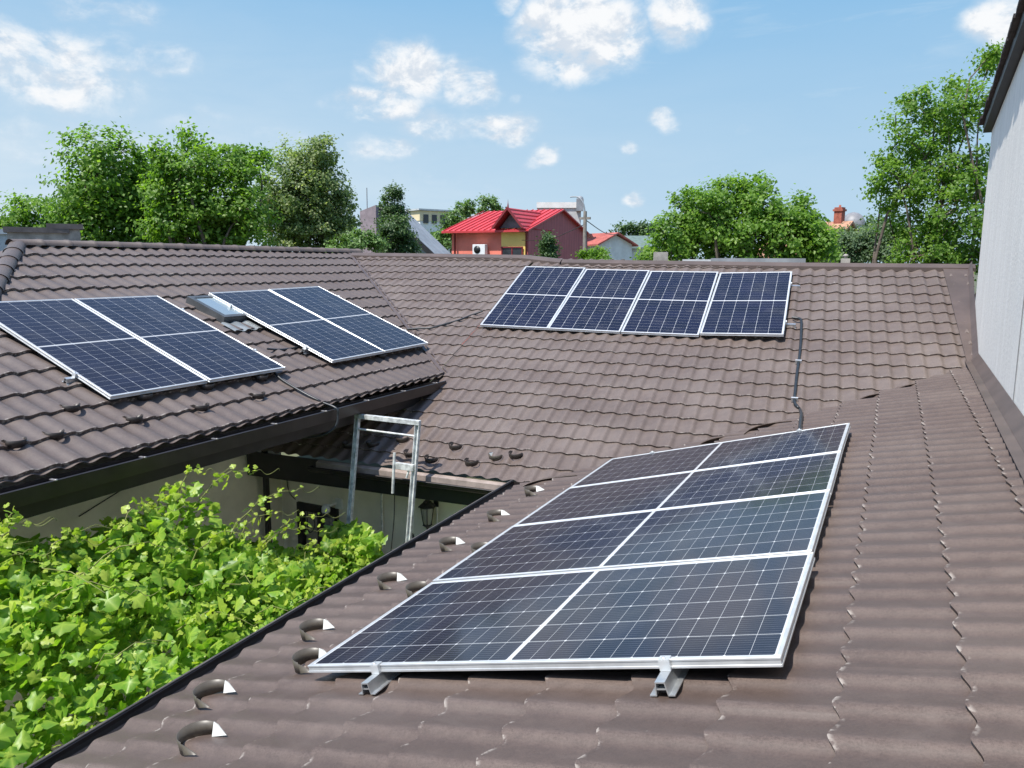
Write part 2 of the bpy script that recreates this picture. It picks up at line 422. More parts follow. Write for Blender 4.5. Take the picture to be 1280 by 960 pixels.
# ------------------------------------------------------------------ mesh helpers
class MB:
    def __init__(s):
        s.v = []; s.f = []; s.sm = []

    def add(s, vs, fs, smooth=False):
        o = len(s.v)
        s.v += [tuple(v) for v in vs]
        s.f += [tuple(i + o for i in f) for f in fs]
        s.sm += [smooth] * len(fs)

    def hexa(s, p):     # 8 points: bottom 4 ccw, top 4 ccw
        s.add(p, [(3, 2, 1, 0), (4, 5, 6, 7), (0, 1, 5, 4), (1, 2, 6, 5), (2, 3, 7, 6), (3, 0, 4, 7)])

    def box(s, c, d, X=(1, 0, 0), Y=(0, 1, 0), Z=(0, 0, 1)):
        c = Vector(c); X = Vector(X) * d[0] / 2; Y = Vector(Y) * d[1] / 2; Z = Vector(Z) * d[2] / 2
        s.hexa([c - X - Y - Z, c + X - Y - Z, c + X + Y - Z, c - X + Y - Z, c - X - Y + Z, c + X - Y + Z, c + X + Y + Z, c - X + Y + Z])

    def bar(s, a, b, w, h, up=(0, 0, 1)):
        a = Vector(a); b = Vector(b); d = b - a; L = d.length; d = d / L
        x = d.cross(Vector(up)); x.normalize(); z = x.cross(d)
        s.box((a + b) / 2, (w, L, h), x, d, z)

    def prism(s, prof, a, b, X, Z, cap=True, smooth=False, closed=True):
        """profile (list of (x,z)) extruded from a to b"""
        X = Vector(X); Z = Vector(Z); n = len(prof)
        va = [Vector(a) + X * p[0] + Z * p[1] for p in prof]
        vb = [Vector(b) + X * p[0] + Z * p[1] for p in prof]
        rng = range(n) if closed else range(n - 1)
        s.add(va + vb, [(i, (i + 1) % n, n + (i + 1) % n, n + i) for i in rng], smooth)
        if cap and closed:
            s.add(va, [tuple(range(n))[::-1]]); s.add(vb, [tuple(range(n))])

    def tube(s, pts, r, n=8, cap=True, r1=None):
        pts = [Vector(p) for p in pts]; N = len(pts)
        rings = []; up = Vector((0, 0, 1))
        t0 = (pts[1] - pts[0]).normalized()
        x = t0.cross(up)
        if x.length < 1e-3: x = t0.cross(Vector((1, 0, 0)))
        x.normalize()
        vs = []
        for i, p in enumerate(pts):
            t = (pts[min(i + 1, N - 1)] - pts[max(i - 1, 0)]).normalized()
            x = (x - t * x.dot(t)).normalized(); y = t.cross(x)
            rr = r if r1 is None else r + (r1 - r) * i / (N - 1)
            for k in range(n):
                a = 2 * math.pi * k / n
                vs.append(p + (x * math.cos(a) + y * math.sin(a)) * rr)
        fs = [(i * n + k, i * n + (k + 1) % n, (i + 1) * n + (k + 1) % n, (i + 1) * n + k) for i in range(N - 1) for k in range(n)]
        s.add(vs, fs, True)
        if cap:
            s.add(vs[:n], [tuple(range(n))[::-1]]); s.add(vs[-n:], [tuple(range(n))])

    def lathe(s, c, prof, n=16, ax=(0, 0, 1), smooth=True):
        c = Vector(c); z = Vector(ax).normalized()
        x = z.orthogonal().normalized(); y = z.cross(x)
        vs = []
        for (r, h) in prof:
            for k in range(n):
                a = 2 * math.pi * k / n
                vs.append(c + z * h + (x * math.cos(a) + y * math.sin(a)) * r)
        m = len(prof)
        s.add(vs, [(i * n + k, i * n + (k + 1) % n, (i + 1) * n + (k + 1) % n, (i + 1) * n + k) for i in range(m - 1) for k in range(n)], smooth)

    def build(s, name, mat, parent=None, bevel=0.0, loc=None):
        me = bpy.data.meshes.new(name)
        off = Vector(loc) if loc is not None else Vector((0, 0, 0))
        me.from_pydata([tuple(Vector(v) - off) for v in s.v], [], s.f)
        me.polygons.foreach_set('use_smooth', s.sm)
        me.materials.append(mat); me.validate(); me.update()
        return link(name, me, parent, bevel, loc)


def link(name, me, parent=None, bevel=0.0, loc=None):
    o = bpy.data.objects.new(name, me); COL.objects.link(o)
    if loc is not None: o.location = loc
    if parent is not None:
        o.parent = parent
        if parent.get('_world'):
            # children are written in world coordinates
            o.matrix_parent_inverse = parent_world(parent).inverted()
    if bevel:
        b = o.modifiers.new('bevel', 'BEVEL'); b.width = bevel; b.segments = 2; b.limit_method = 'ANGLE'; b.angle_limit = 0.7
    return o


def parent_world(o):
    m = o.matrix_basis.copy()
    while o.parent is not None:
        m = o.parent.matrix_basis @ o.matrix_parent_inverse @ m
        o = o.parent
    return m


def tag(o, label=None, cat=None, group=None, kind=None):
    if label: o['label'] = label
    if cat: o['category'] = cat
    if group: o['group'] = group
    if kind: o['kind'] = kind
    return o


def thing(name, loc, label, cat, group=None, world=True, matrix=None):
    o = bpy.data.objects.new(name, None); COL.objects.link(o)
    o.empty_display_size = 0.1
    if matrix is not None: o.matrix_basis = matrix
    else: o.location = loc
    if world: o['_world'] = 1
    return tag(o, label, cat, group)


def V(x, y, z):      # camera-origin coordinates to scene coordinates
    return Vector((x, y, z + ZC))


# ------------------------------------------------------------------ ground
rnd = random.Random(4)
g = MB()
g.add([(-900, -300, 0), (900, -300, 0), (900, 1500, 0), (-900, 1500, 0)], [(0, 1, 2, 3)])
tag(g.build('ground', mat_simple('ground_soil', (0.10, 0.11, 0.06), 0.95, 0.25, 0.4)), kind='structure')
g = MB()
g.add([(-6.9, -6, .01), (-2.6, -6, .01), (-2.6, 7.35, .01), (-6.9, 7.35, .01)], [(0, 1, 2, 3)])
tag(g.build('courtyard_paving', mat_simple('paving', (0.55, 0.53, 0.48), 0.85, 0.15, 2)), kind='structure')

# ------------------------------------------------------------------ roof planes (fitted to the photograph)
N_NEAR = Vector((-0.2543, 0.0, 0.9671)); C_NEAR = -1.271
N_FAR = Vector((0.0333, -0.3833, 0.9230)); C_FAR = -4.872
N_LEFT = Vector((0.3556, -0.0010, 0.9346)); C_LEFT = -3.2735


class Plane:
    def __init__(s, n, c, h):
        s.n = n.normalized(); s.c = c
        s.h = (Vector(h) - s.n * Vector(h).dot(s.n)).normalized()
        v = s.n.cross(s.h)
        if v.z < 0: v = -v
        s.v = v
        s.o = s.n * c

    def z(s, x, y):
        return (s.c - s.n.x * x - s.n.y * y) / s.n.z

    def P(s, x, y, up=0.0):
        return Vector((x, y, s.z(x, y) + up))

    def hit(s, px, py, up=0.0):
        r = Vector(ray(px, py)); t = (s.c + up) / r.dot(s.n); return r * t


NEAR = Plane(N_NEAR, C_NEAR, (0, -1, 0))
FAR = Plane(N_FAR, C_FAR, (0.996, 0.087, 0))
LEFT = Plane(N_LEFT, C_LEFT, (0, 1, 0))

PERIOD = 0.183


def wave(u, k=1.0):
    a = 2 * math.pi * u / PERIOD
    return np.sin(a) - 0.30 * k * np.sin(2 * a) + 0.09 * k * np.sin(3 * a)


def tile_sheet(name, pl, polys, module, u_off, v_off, amp, step, mat, parent, seed=1, nper=10, sheet=6, skew=1.0):
    """profiled metal tile sheet laid on a plane and trimmed to the outline (convex polygons)"""
    bm_all = bmesh.new()
    rs = np.random.RandomState(seed); tone = rs.rand(97)
    for poly in polys:
        pts = [Vector(p) for p in poly]
        us = [(p - pl.o).dot(pl.h) for p in pts]; vs = [(p - pl.o).dot(pl.v) for p in pts]
        u0, u1, v0, v1 = min(us) - .1, max(us) + .1, min(vs) - .1, max(vs) + .1
        k0 = math.floor((v0 - v_off) / module); k1 = math.ceil((v1 - v_off) / module)
        nu = int((u1 - u0) / PERIOD * nper) + 2
        U = u_off + math.floor((u0 - u_off) / PERIOD) * PERIOD + np.arange(nu) * (PERIOD / nper)
        Wv = wave(U - u_off, skew)
        verts = []; faces = []; smooth = []; sheen_wear = []
        ph = rs.rand(6) * 6.28
        def slow(u, v):
            return 0.0035 * np.sin(u * 1.3 + ph[0] + 0.8 * np.sin(v * 1.1 + ph[1])) + 0.0025 * np.sin(u * 3.1 + v * 2.3 + ph[2])
        fr = [(-1, 0), (0, 1.0), (0.05, 0.98), (0.5, 0.5), (1.03, -0.03)]
        for k in range(k0, k1):
            vb = v_off + k * module
            # overlapping sheets: each six waves wide, staggered, one edge riding 3 mm up
            sh = ((U - u_off) / (PERIOD * sheet) + (0.37 * (k % 3))) % 1.0
            lap = 0.0045 * np.clip((sh - 0.90) / 0.10, 0, 1)
            jit = 0.0012 * np.sin(U * 7.0 + k * 2.1)
            base = len(verts)
            rows = []; wr = []
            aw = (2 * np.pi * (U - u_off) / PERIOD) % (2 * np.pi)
            crest = np.exp(-((aw - 2.5) / .42) ** 2)  # band of each wave that gets the painted sheen
            for (fv, fh) in fr:
                if fv == -1:
                    v = vb - 0.010 * Wv + 0.004; hgt = amp * Wv - 0.004
                else:
                    v = vb + fv * module - 0.010 * Wv * (1 - fv); hgt = amp * Wv + step * fh + lap + jit
                hgt = hgt + slow(U, v)
                P = (np.array(pl.o)[None] + U[:, None] * np.array(pl.h)[None] + np.broadcast_to(v, U.shape)[:, None] * np.array(pl.v)[None] + np.broadcast_to(hgt, U.shape)[:, None] * np.array(pl.n)[None])
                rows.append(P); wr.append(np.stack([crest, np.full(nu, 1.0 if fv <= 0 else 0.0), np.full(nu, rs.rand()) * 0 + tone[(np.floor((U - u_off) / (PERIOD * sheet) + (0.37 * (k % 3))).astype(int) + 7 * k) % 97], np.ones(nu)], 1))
            # riser rows get their own vertices so the lip stays crisp
            seq = ([rows[0], rows[1]], wr[:2]), (rows[1:], wr[1:])
            for grp, wg in seq:
                b = len(verts)
                for rr, ww in zip(grp, wg): verts.extend(map(tuple, rr)); sheen_wear.append(ww)
                for j in range(len(grp) - 1):
                    for i in range(nu - 1):
                        faces.append((b + j * nu + i, b + j * nu + i + 1, b + (j + 1) * nu + i + 1, b + (j + 1) * nu + i))
                        smooth.append(True)
        me = bpy.data.meshes.new('tmp'); me.from_pydata(verts, [], faces)
        me.polygons.foreach_set('use_smooth', smooth)
        wa = me.color_attributes.new('sheen_wear', 'FLOAT_COLOR', 'POINT'); wa.data.foreach_set('color', np.concatenate(sheen_wear).astype(np.float32).ravel())
        bm = bmesh.new(); bm.from_mesh(me); bpy.data.meshes.remove(me)
        cen = sum(pts, Vector()) / len(pts)
        for i in range(len(pts)):
            a, b = pts[i], pts[(i + 1) % len(pts)]
            nn = (b - a).cross(pl.n).normalized()
            if (cen - a).dot(nn) > 0: nn = -nn
            bmesh.ops.bisect_plane(bm, geom=bm.verts[:] + bm.edges[:] + bm.faces[:], dist=1e-5, plane_co=a, plane_no=nn, clear_outer=True)
        me = bpy.data.meshes.new('tmp'); bm.to_mesh(me); bm.free()
        bm_all.from_mesh(me); bpy.data.meshes.remove(me)
    for v in bm_all.verts: v.co.z += ZC
    # orient up
    for f in bm_all.faces:
        f.normal_update()
        if f.normal.dot(pl.n) < -0.3: f.normal_flip()
    me = bpy.data.meshes.new(name); bm_all.to_mesh(me); bm_all.free()
    me.materials.append(mat)
    return link(name, me, parent)


# ------------------------------------------------------------------ the tiled house
house = thing('tiled_house', (-4.5, 6, 0), 'low cream house with brown tile effect metal roofs on three sides of a courtyard', 'house')

# near wing ------------------------------------------------------
def near_eave_x(y): return -2.945 - 0.040 * y
nv0, nv1, nv2 = NEAR.hit(1214, 457), NEAR.hit(1000, 521), NEAR.hit(637, 609.5)
near_polys = [[NEAR.P(near_eave_x(-3.5), -3.5), NEAR.P(nv1.x, -3.5), nv1, nv2, NEAR.P(near_eave_x(6.8), 6.8)],
              [NEAR.P(nv1.x, -3.5), NEAR.P(0.72, -3.5), NEAR.P(0.76, 6.0), nv0, nv1]]
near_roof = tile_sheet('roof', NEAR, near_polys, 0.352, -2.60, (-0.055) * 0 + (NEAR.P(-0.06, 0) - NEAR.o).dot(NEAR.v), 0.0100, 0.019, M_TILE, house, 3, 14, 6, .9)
near_roof['label'] = 'near roof slope right beside the white wall'
# far wing -------------------------------------------------------
RT = [FAR.hit(462, 318.5), FAR.hit(655, 322.5), FAR.hit(705, 328), FAR.hit(1217, 335)]
vL_top = FAR.hit(455, 318.5); vL_bot = FAR.P(-5.36, 8.80)
def valley_nf(x):      # where the far plane meets the near plane
    # solve FAR.z == NEAR.z for y
    A = FAR.c / FAR.n.z - NEAR.c / NEAR.n.z - (FAR.n.x / FAR.n.z - NEAR.n.x / NEAR.n.z) * x
    B = FAR.n.y / FAR.n.z
    return A / B
xr_ = -3.3
fe_l = FAR.P(-6.95, 6.73); fe_r = FAR.P(-3.22, 6.73 + (6.95 - 3.22) * .0754)
vr = FAR.P(0.90, valley_nf(0.90) - 0.02)
split_t = FAR.hit(672, 324.5)
split_b = fe_l.lerp(fe_r, .45)
far_polys = [
    [FAR.hit(448, 318.3), FAR.hit(672, 322.0), split_b, fe_l],
    [FAR.hit(672, 322.0).lerp(split_b, .012), FAR.hit(1217, 335), FAR.P(.90, 9.85), FAR.P(-.75, 7.80), FAR.P(-1.75, 7.35), fe_r, split_b]]
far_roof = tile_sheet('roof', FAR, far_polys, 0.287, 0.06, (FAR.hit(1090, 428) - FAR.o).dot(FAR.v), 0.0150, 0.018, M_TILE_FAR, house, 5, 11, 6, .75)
far_roof['label'] = 'back roof slope with pale droppings, below the four blue panels'
# left wing ------------------------------------------------------
LE = -5.30
hipx = lambda y: -9.72 + (5.94 - y) * (0.94 / 0.78) * 1.0
left_poly = [LEFT.P(LE, 2.2), LEFT.P(LE, 8.72), LEFT.P(-9.71, 12.9), LEFT.P(-9.72, 5.94)]
# trim along the real valley (left plane meets far plane)
def valley_lf(x):
    A = FAR.c / FAR.n.z - LEFT.c / LEFT.n.z - (FAR.n.x / FAR.n.z - LEFT.n.x / LEFT.n.z) * x
    B = FAR.n.y / FAR.n.z - LEFT.n.y / LEFT.n.z
    return A / B
left_poly = [LEFT.P(LE, 2.2), LEFT.P(LE, valley_lf(LE)), LEFT.P(-9.71, valley_lf(-9.71)), LEFT.P(-9.72, 5.94)]
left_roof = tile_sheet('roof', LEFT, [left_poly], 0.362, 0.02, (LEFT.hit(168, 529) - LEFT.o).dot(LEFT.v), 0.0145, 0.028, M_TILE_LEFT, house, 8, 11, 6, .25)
left_roof['label'] = 'left roof slope carrying two panel pairs and a skylight'
# hip end and rear slopes, out of sight from here but part of the house
rear = MB()
a = LEFT.P(-9.72, 5.94) + Vector((0, 0, ZC)); b = LEFT.P(LE, 2.2) + Vector((0, 0, ZC)); c = Vector((-14.1, 2.2, b.z))
rear.add([a - Vector((0, 0, .02)), b - Vector((0, 0, .02)), c], [(0, 2, 1)])
d = Vector((-9.7, 12.7, a.z)); e = Vector((-14.1, 17.0, b.z))
rear.add([a - Vector((0, 0, .03)), c, e, d], [(0, 3, 2, 1)])
rl = RT[0] + Vector((0, 0, ZC - .05)); rr_ = RT[3] + Vector((0, 0, ZC - .05))
rear.add([d - Vector((0, 0, .05)), e, Vector((0.9, 17.3, b.z)), rr_ + Vector((0, .02, 0))], [(0, 3, 2, 1)])
rear.build('rear_roof', M_TILE_LEFT, house)

# tile edges standing up along the near valley, black strip painted as shade in the gap below
def near_valley(t):
    px = 637 + (1214 - 637) * t
    py = np.interp(px, [637, 760, 870, 1000, 1100, 1214], [609.5, 583, 556, 521, 491, 457])
    return px, float(py)
for (xa, xb, hmax) in ((652, 722, .030), (872, 925, .034), (930, 990, .040), (1072, 1108, .026), (1122, 1148, .014), (740, 800, .018)):
    nP = 9; top = []; low = []; bk = []
    for i in range(nP):
        px = xa + (xb - xa) * i / (nP - 1); t_ = (px - 637) / (1214 - 637); p_ = NEAR.hit(px, near_valley(t_)[1] + 2.5)
        hh = hmax * math.sin(math.pi * (i / (nP - 1)) ** .7) + .004
        low.append(p_ + NEAR.n * .004 + Vector((0, 0, ZC))); top.append(p_ + NEAR.n * hh + Vector((0, 0, ZC)))
        bk.append(FAR.P(p_.x - .04, p_.y + .20, .022) + Vector((0, 0, ZC)))
    fm_ = MB(); fm_.add(low + top, [(i, i + 1, nP + i + 1, nP + i) for i in range(nP - 1)]); fm_.build('gap_shade', M_BLACK, house)
    tp2 = [q + Vector((.004, -.022, .003)) for q in top]
    fm_ = MB(); fm_.add(tp2 + bk + [q - Vector((0, 0, .004)) for q in tp2], [(i, i + 1, nP + i + 1, nP + i) for i in range(nP - 1)] + [(2 * nP + i, 2 * nP + i + 1, i + 1, i) for i in range(nP - 1)], True)
    fm_.build('lifted_edge', M_TILE_FAR, house)

# valley strips
vs = MB()
def strip(mb, p, q, w, n, t=0.004):
    p = Vector(p); q = Vector(q); d = (q - p).normalized(); s = d.cross(n).normalized() * w / 2; nn = n.normalized() * t
    up = Vector((0, 0, ZC))
    mb.hexa([p - s + up, p + s + up, q + s + up, q - s + up, p - s + nn + up, p + s + nn + up, q + s + nn + up, q - s + nn + up])
vp = LEFT.P(-9.6, valley_lf(-9.6), 0.034); vq = LEFT.P(-5.32, valley_lf(-5.32), 0.034)
nmid = (N_LEFT + N_FAR).normalized()
strip(vs, vp, vq, 0.05, nmid)
strip(vs, vp + Vector((.07, .02, -.01)), vq + Vector((.07, .02, -.01)), 0.02, nmid)
vs.build('valley_flashing', M_DRIP if False else M_FLASH, house)

# ridge caps: half-round overlapping pieces
def ridge_caps(p, q, r, L, sq=0.75):
    mb = MB(); p = Vector(p); q = Vector(q); d = (q - p); n = max(1, int(d.length / L)); d.normalize()
    x = d.cross(Vector((0, 0, 1))).normalized(); z = x.cross(d)
    for i in range(n):
        a = p + d * (i * L); b = p + d * ((i + 1) * L + 0.03)
        vs_ = []
        for (pt, rr) in ((a, r * 0.94), (b - d * .05, r), (b - d * .045, r * 1.08), (b, r * 1.08)):
            for k in range(11):
                t = math.pi * k / 10
                vs_.append(pt + x * math.cos(t) * rr + z * (math.sin(t) * rr * sq - 0.02))
        mb.add(vs_, [(j * 11 + k, j * 11 + k + 1, (j + 1) * 11 + k + 1, (j + 1) * 11 + k) for j in range(3) for k in range(10)], True)
    return mb
Lr0 = LEFT.P(-9.72, 5.94) + Vector((0, 0, ZC + .02)); Lr1 = LEFT.P(-9.72, 12.75) + Vector((0, 0, ZC + .02))
mb = ridge_caps(Lr0 - Vector((0, .1, 0)), Lr1, 0.10, 0.36)
mb.build('ridge_cap', M_TILE_LEFT, left_roof)
hb = LEFT.P(-6.2, 2.96) + Vector((0, 0, ZC + .03))
mb = ridge_caps(Lr0, hb, 0.10, 0.36)
mb.build('hip_cap', M_TILE_LEFT, left_roof)
# folded ridge cover of the far roof: flat sheet with a raised middle
rc = MB()
def ridge_fold(p, q, w=0.20):
    up = Vector((0, 0, ZC)); p = Vector(p) + up; q = Vector(q) + up
    d = (q - p).normalized(); x = d.cross(Vector((0, 0, 1))).normalized()
    prof = [(-w, -.075), (-w, -.02), (-.05, .035), (.05, .035), (w, -.02), (w, -.075)]
    rc.prism([(a, b) for a, b in prof], p, q, -x, (0, 0, 1), cap=False, closed=False)
k0 = FAR.hit(440, 320.2); k1 = FAR.hit(655, 323.6); k2 = FAR.hit(703, 329.2); k3 = FAR.hit(1000, 334.0); k4 = FAR.hit(1218, 336.4)
for a, b in ((k0, k1), (k1, k2), (k2, k3), (k3, k4)):
    ridge_fold(a + Vector((0, .05, .035)), b + Vector((0, .05, .035)), 0.13)
rc.build('ridge_cover', M_FLASH, far_roof)

# far roof: drip edge, gutter, fascia, soffit
def P3(x, y, z): return Vector((x, y, z + ZC))
fe = lambda x: FAR.P(x, 6.75 + (x + 6.95) * 0.0754)
dr = MB()
a = fe(-5.86) + Vector((0, -.015, -.030 + ZC)); b = fe(-3.22) + Vector((0, -.015, -.030 + ZC))
hd = (b - a).normalized()
yd = Vector((0, -1, 0)); yd = (yd - hd * yd.dot(hd)).normalized()
dr.prism([(0, 0), (.055, -.018), (.06, -.075), (.055, -.078), (.048, -.026), (0, -.008)], a, b, yd, (0, 0, 1))
dr.build('drip_edge', M_DRIP, house)

def gutter(a, b, out, r=0.062, name='gutter', mat=M_GUTTER):
    """open half-round trough with rolled rim and end caps"""
    mb = MB(); a = Vector(a); b = Vector(b); out = Vector(out)
    prof = []
    for k in range(11):
        t = math.pi * (1 + k / 10)
        prof.append((r + r * math.cos(t), r * math.sin(t)))
    prof = [(0, 0.02)] + prof
    prof += [(2 * r + .008, .006), (2 * r, .012), (2 * r - .008, .006)]
    inner = [(x + (r - x) * .06, z + .004) for x, z in prof[1:12]][::-1]
    mb.prism(prof + inner, a, b, out, (0, 0, 1), cap=True)
    for p in (a, b):
        mb.add([p + out * x + Vector((0, 0, z)) for x, z in prof[1:12]], [tuple(range(11))])
    return mb
ga = fe(-5.93) + Vector((0, -.02, -.10 + ZC)); gb = fe(-3.36) + Vector((0, -.02, -.10 + ZC))
gm = gutter(ga, gb, yd, 0.06)
far_g = gm.build('gutter', M_GUTTER, house)
fa = MB()
for (x0, x1) in ((-6.95, -3.25),):
    p = fe(x0) + Vector((0, .03, ZC - .05)); q = fe(x1) + Vector((0, .03, ZC - .05))
    fa.prism([(0, 0), (0, -.30), (-.03, -.30), (-.03, 0)], p, q, yd, (0, 0, 1))
    sfm = MB(); sfm.prism([(-.031, -.28), (-.031, -.295), (-.64, -.295), (-.64, -.28)], p, q, yd, (0, 0, 1)); sfm.build('soffit', M_SOFFIT, house)
fa.build('fascia', M_FASCIA, house)

# left roof: box gutter with hooks and deep fascia
gl = MB()
zL = LEFT.z(LE, 5) + ZC
gprof = [(-.01, -.035), (-.01, -.14), (.115, -.155), (.13, -.035), (.118, -.03), (.105, -.04), (.10, -.142), (.005, -.128), (.005, -.035)]
gl.prism(gprof, (LE, 2.2, zL), (LE, 8.55, zL), (1, 0, 0), (0, 0, 1))
lg = gl.build('gutter', M_GUTTER, house)
M_HOOK = mat_simple('hook_metal', (0.35, 0.33, 0.32), 0.4, .1, 8, metal=.5)
for i in range(9):
    hk = MB(); y = 2.55 + i * 0.72
    hk.box((LE + .10, y, zL - .030), (.05, .022, .006))
    hk.lathe((LE + .135, y, zL - .035), [(0, .0), (.011, .0), (.011, .012), (0, .012)], 8)
    hk.build('gutter_hook', M_HOOK, lg)
fl = MB()
fl.box((LE - .03, 5.4, zL - .17), (.03, 6.4, .24))
sfm = MB(); sfm.box((LE - .85, 5.4, zL - .285), (1.60, 6.4, .02)); sfm.build('soffit', M_SOFFIT, house)
fl.build('fascia', M_FASCIA, house)

# near roof: gutter seen from above
ng = gutter((near_eave_x(-3.5) - .005, -3.5, NEAR.z(near_eave_x(-3.5), 0) + ZC - .035), (near_eave_x(6.85) - .005, 6.85, NEAR.z(near_eave_x(6.85), 0) + ZC - .035),
            (-1, -.04, 0), 0.068)
ngo = ng.build('gutter', M_GUTTER, house)
nr = MB()
e0 = Vector((near_eave_x(-3.5) - .143, -3.5, NEAR.z(near_eave_x(-3.5), 0) + ZC - .022)); e1 = Vector((near_eave_x(6.85) - .143, 6.85, NEAR.z(near_eave_x(6.85), 0) + ZC - .022))
nr.tube([e0, e1], .007, 6)
nr.build('gutter_rim', M_RIM, ngo)
nf = MB()
p0 = Vector((near_eave_x(-3.5) + .03, -3.5, NEAR.z(near_eave_x(-3.5), 0) + ZC - .05)); p1 = Vector((near_eave_x(6.95) + .03, 6.95, NEAR.z(near_eave_x(6.95), 0) + ZC - .05))
nf.prism([(0, 0), (0, -.22), (.03, -.22), (.03, 0)], p0, p1, (1, 0, 0), (0, 0, 1))
nf.build('fascia', M_FASCIA, house)

# walls
WX, WY = -6.98, 7.38
wl = MB()
wl.box((WX - .12, 5.3, (zL - .29) / 2), (.24, 4.2, zL - .29))
wl.box((WX - 3.5, 3.3, (zL - .29) / 2), (7.0, .24, zL - .29))
w1 = wl.build('wall', M_CREAM, house); w1['label'] = 'shaded cream wall under the left eave'
wb = MB()
zf = fe(-5).z + ZC - .36
DX0, DX1, DZ = -6.70, -6.05, ZC - 3.04
wb.box((WX / 2 + DX0 / 2, WY + .1, zf / 2), (DX0 - WX, .2, zf))
wb.box((DX1 / 2 - 2.6 / 2, WY + .1, zf / 2), (-2.6 - DX1, .2, zf))
wb.box((DX0 / 2 + DX1 / 2, WY + .1, (zf + DZ) / 2), (DX1 - DX0, .2, zf - DZ))
w2 = wb.build('wall', M_CREAM, house); w2['label'] = 'cream back wall holding the lantern and the door'
wn = MB()
wn.box((-2.55, 2.0, 1.1), (.24, 11, 2.2))
wn.build('wall', M_CREAM, house)
# upper wall band of left wing above the far roof
ub = MB()
ub.box((WX + .05, 8.6, ZC - 1.95), (.1, 2.4, .5))
ub.build('wall_panel', M_FASCIA, house)

# door in the back wall
dm = MB()
dm.box((DX0 + .045, WY - .01, DZ / 2), (.09, .06, DZ)); dm.box((DX1 - .16, WY - .01, DZ / 2), (.32, .06, DZ))
dm.box(((DX0 + DX1) / 2, WY - .012, DZ - .05), (DX1 - DX0 - .002, .05, .10))
door = dm.build('door', M_FASCIA, house)
dp = MB(); dp.box(((DX0 + DX1) / 2 - .06, WY + .04, DZ / 2 - .05), (.40, .03, DZ - .1))
dp.build('door_panel', M_WHITE_PL if False else mat_simple('door_panel_beige', (0.40, 0.37, 0.32), .6, .1, 3), door)
# downpipe and gutter elbow at the inner corner
pp = MB()
px_, py_ = -6.87, 7.0
pp.tube([(px_, py_, 0), (px_, py_, ZC - 2.2), (px_ + .02, py_ - .01, ZC - 2.1), (px_ + .16, py_ - .10, ZC - 1.98), (px_ + .45, py_ - .2, ZC - 1.93)], .04, 10)
pp.build('downpipe', M_BLACK, house)
# arched niche on the back wall
ar = MB()
cxa, cza = -4.975, ZC - 3.27
prof = [(-.05, -.10), (.05, -.10), (.05, .05)] + [(.05 * math.cos(math.pi * k / 8), .05 + .05 * math.sin(math.pi * k / 8)) for k in range(1, 8)] + [(-.05, .05)]
ar.prism(prof, (cxa, WY - .004, cza), (cxa, WY - .02, cza), (1, 0, 0), (0, 0, 1))
ar.build('arched_vent', M_BLACK, house)

# flashing along the white wall: near strip and far strip
ff = MB()
def quad_strip(mb, A, B, t=.004):
    """A, B: lists of points on both sides, made into a thin solid"""
    n = len(A); up = Vector((0, 0, t))
    vs_ = [*A, *B, *[p - up for p in A], *[p - up for p in B]]
    fs = []
    for i in range(n - 1):
        fs.append((i, i + 1, n + i + 1, n + i)); fs.append((2 * n + i, 3 * n + i, 3 * n + i + 1, 2 * n + i + 1))
        fs.append((i, 2 * n + i, 2 * n + i + 1, i + 1)); fs.append((n + i, n + i + 1, 3 * n + i + 1, 3 * n + i))
    mb.add(vs_, fs)
def NP_(x, y, up): return NEAR.P(x, y, up) + Vector((0, 0, ZC))
def FP_(x, y, up): return FAR.P(x, y, up) + Vector((0, 0, ZC))
ys = [-3.5, 2.0, 4.2, 5.8, 8.5, 10.25]
def crack(y): return 0.585 + 0.0195 * y
def corner(y): return 0.655 + 0.0185 * y
def wallx(y): return 0.742 + 0.0165 * y + 0.004
quad_strip(ff, [NP_(crack(y), y, .036) for y in ys], [NP_(corner(y), y, .032) for y in ys])
quad_strip(ff, [NP_(corner(y), y, .034) for y in ys], [Vector((wallx(y) - .003, y, NEAR.z(corner(y), y) + ZC + .115)) for y in ys], .006)
ys2 = [10.1, 11.0, 12.0, 12.72]
quad_strip(ff, [FP_(.80 - (y - 10.1) * .082, y, .036) for y in ys2], [FP_(corner(y) + .015, y, .034) for y in ys2])
quad_strip(ff, [FP_(corner(y) + .015, y, .036) for y in ys2], [Vector((wallx(y) - .003, y, FAR.z(corner(y), y) + ZC + .10)) for y in ys2], .006)
ff.build('wall_flashing', M_FLASH, house)

# skylight in the left roof
def Lh(px, py, up=0): return LEFT.hit(px, py, up) + Vector((0, 0, ZC))
sk0 = LEFT.P(-7.30, 6.70); skl = Vector((0, .62, 0)); skv = LEFT.v * 0.66
SX, SY, SZ = Vector((0, 1, 0)), LEFT.v, LEFT.n
skc = LEFT.P(-7.55, 7.10) + Vector((0, 0, ZC))
sf = MB()
for (dx_, dy_, w_, h_) in ((-.28, 0, .06, .66), (.28, 0, .06, .66), (0, .30, .50, .06), (0, -.30, .50, .06)):
    sf.box(skc + SX * dx_ + SY * dy_ + SZ * .055, (w_, h_, .09), SX, SY, SZ)
sky_f = sf.build('skylight', mat_simple('skylight_frame', (0.07, 0.075, 0.08), .4, .1, 8), house)
sg = MB(); sg.box(skc + SZ * .085, (.50, .54, .012), SX, SY, SZ)
mg, tg, pg = newmat('skylight_glass')
pg.inputs['Base Color'].default_value = (.35, .42, .45, 1); pg.inputs['Roughness'].default_value = .04; pg.inputs['Metallic'].default_value = .55
sg.build('pane', mg, sky_f)
sa = MB()
ap = []
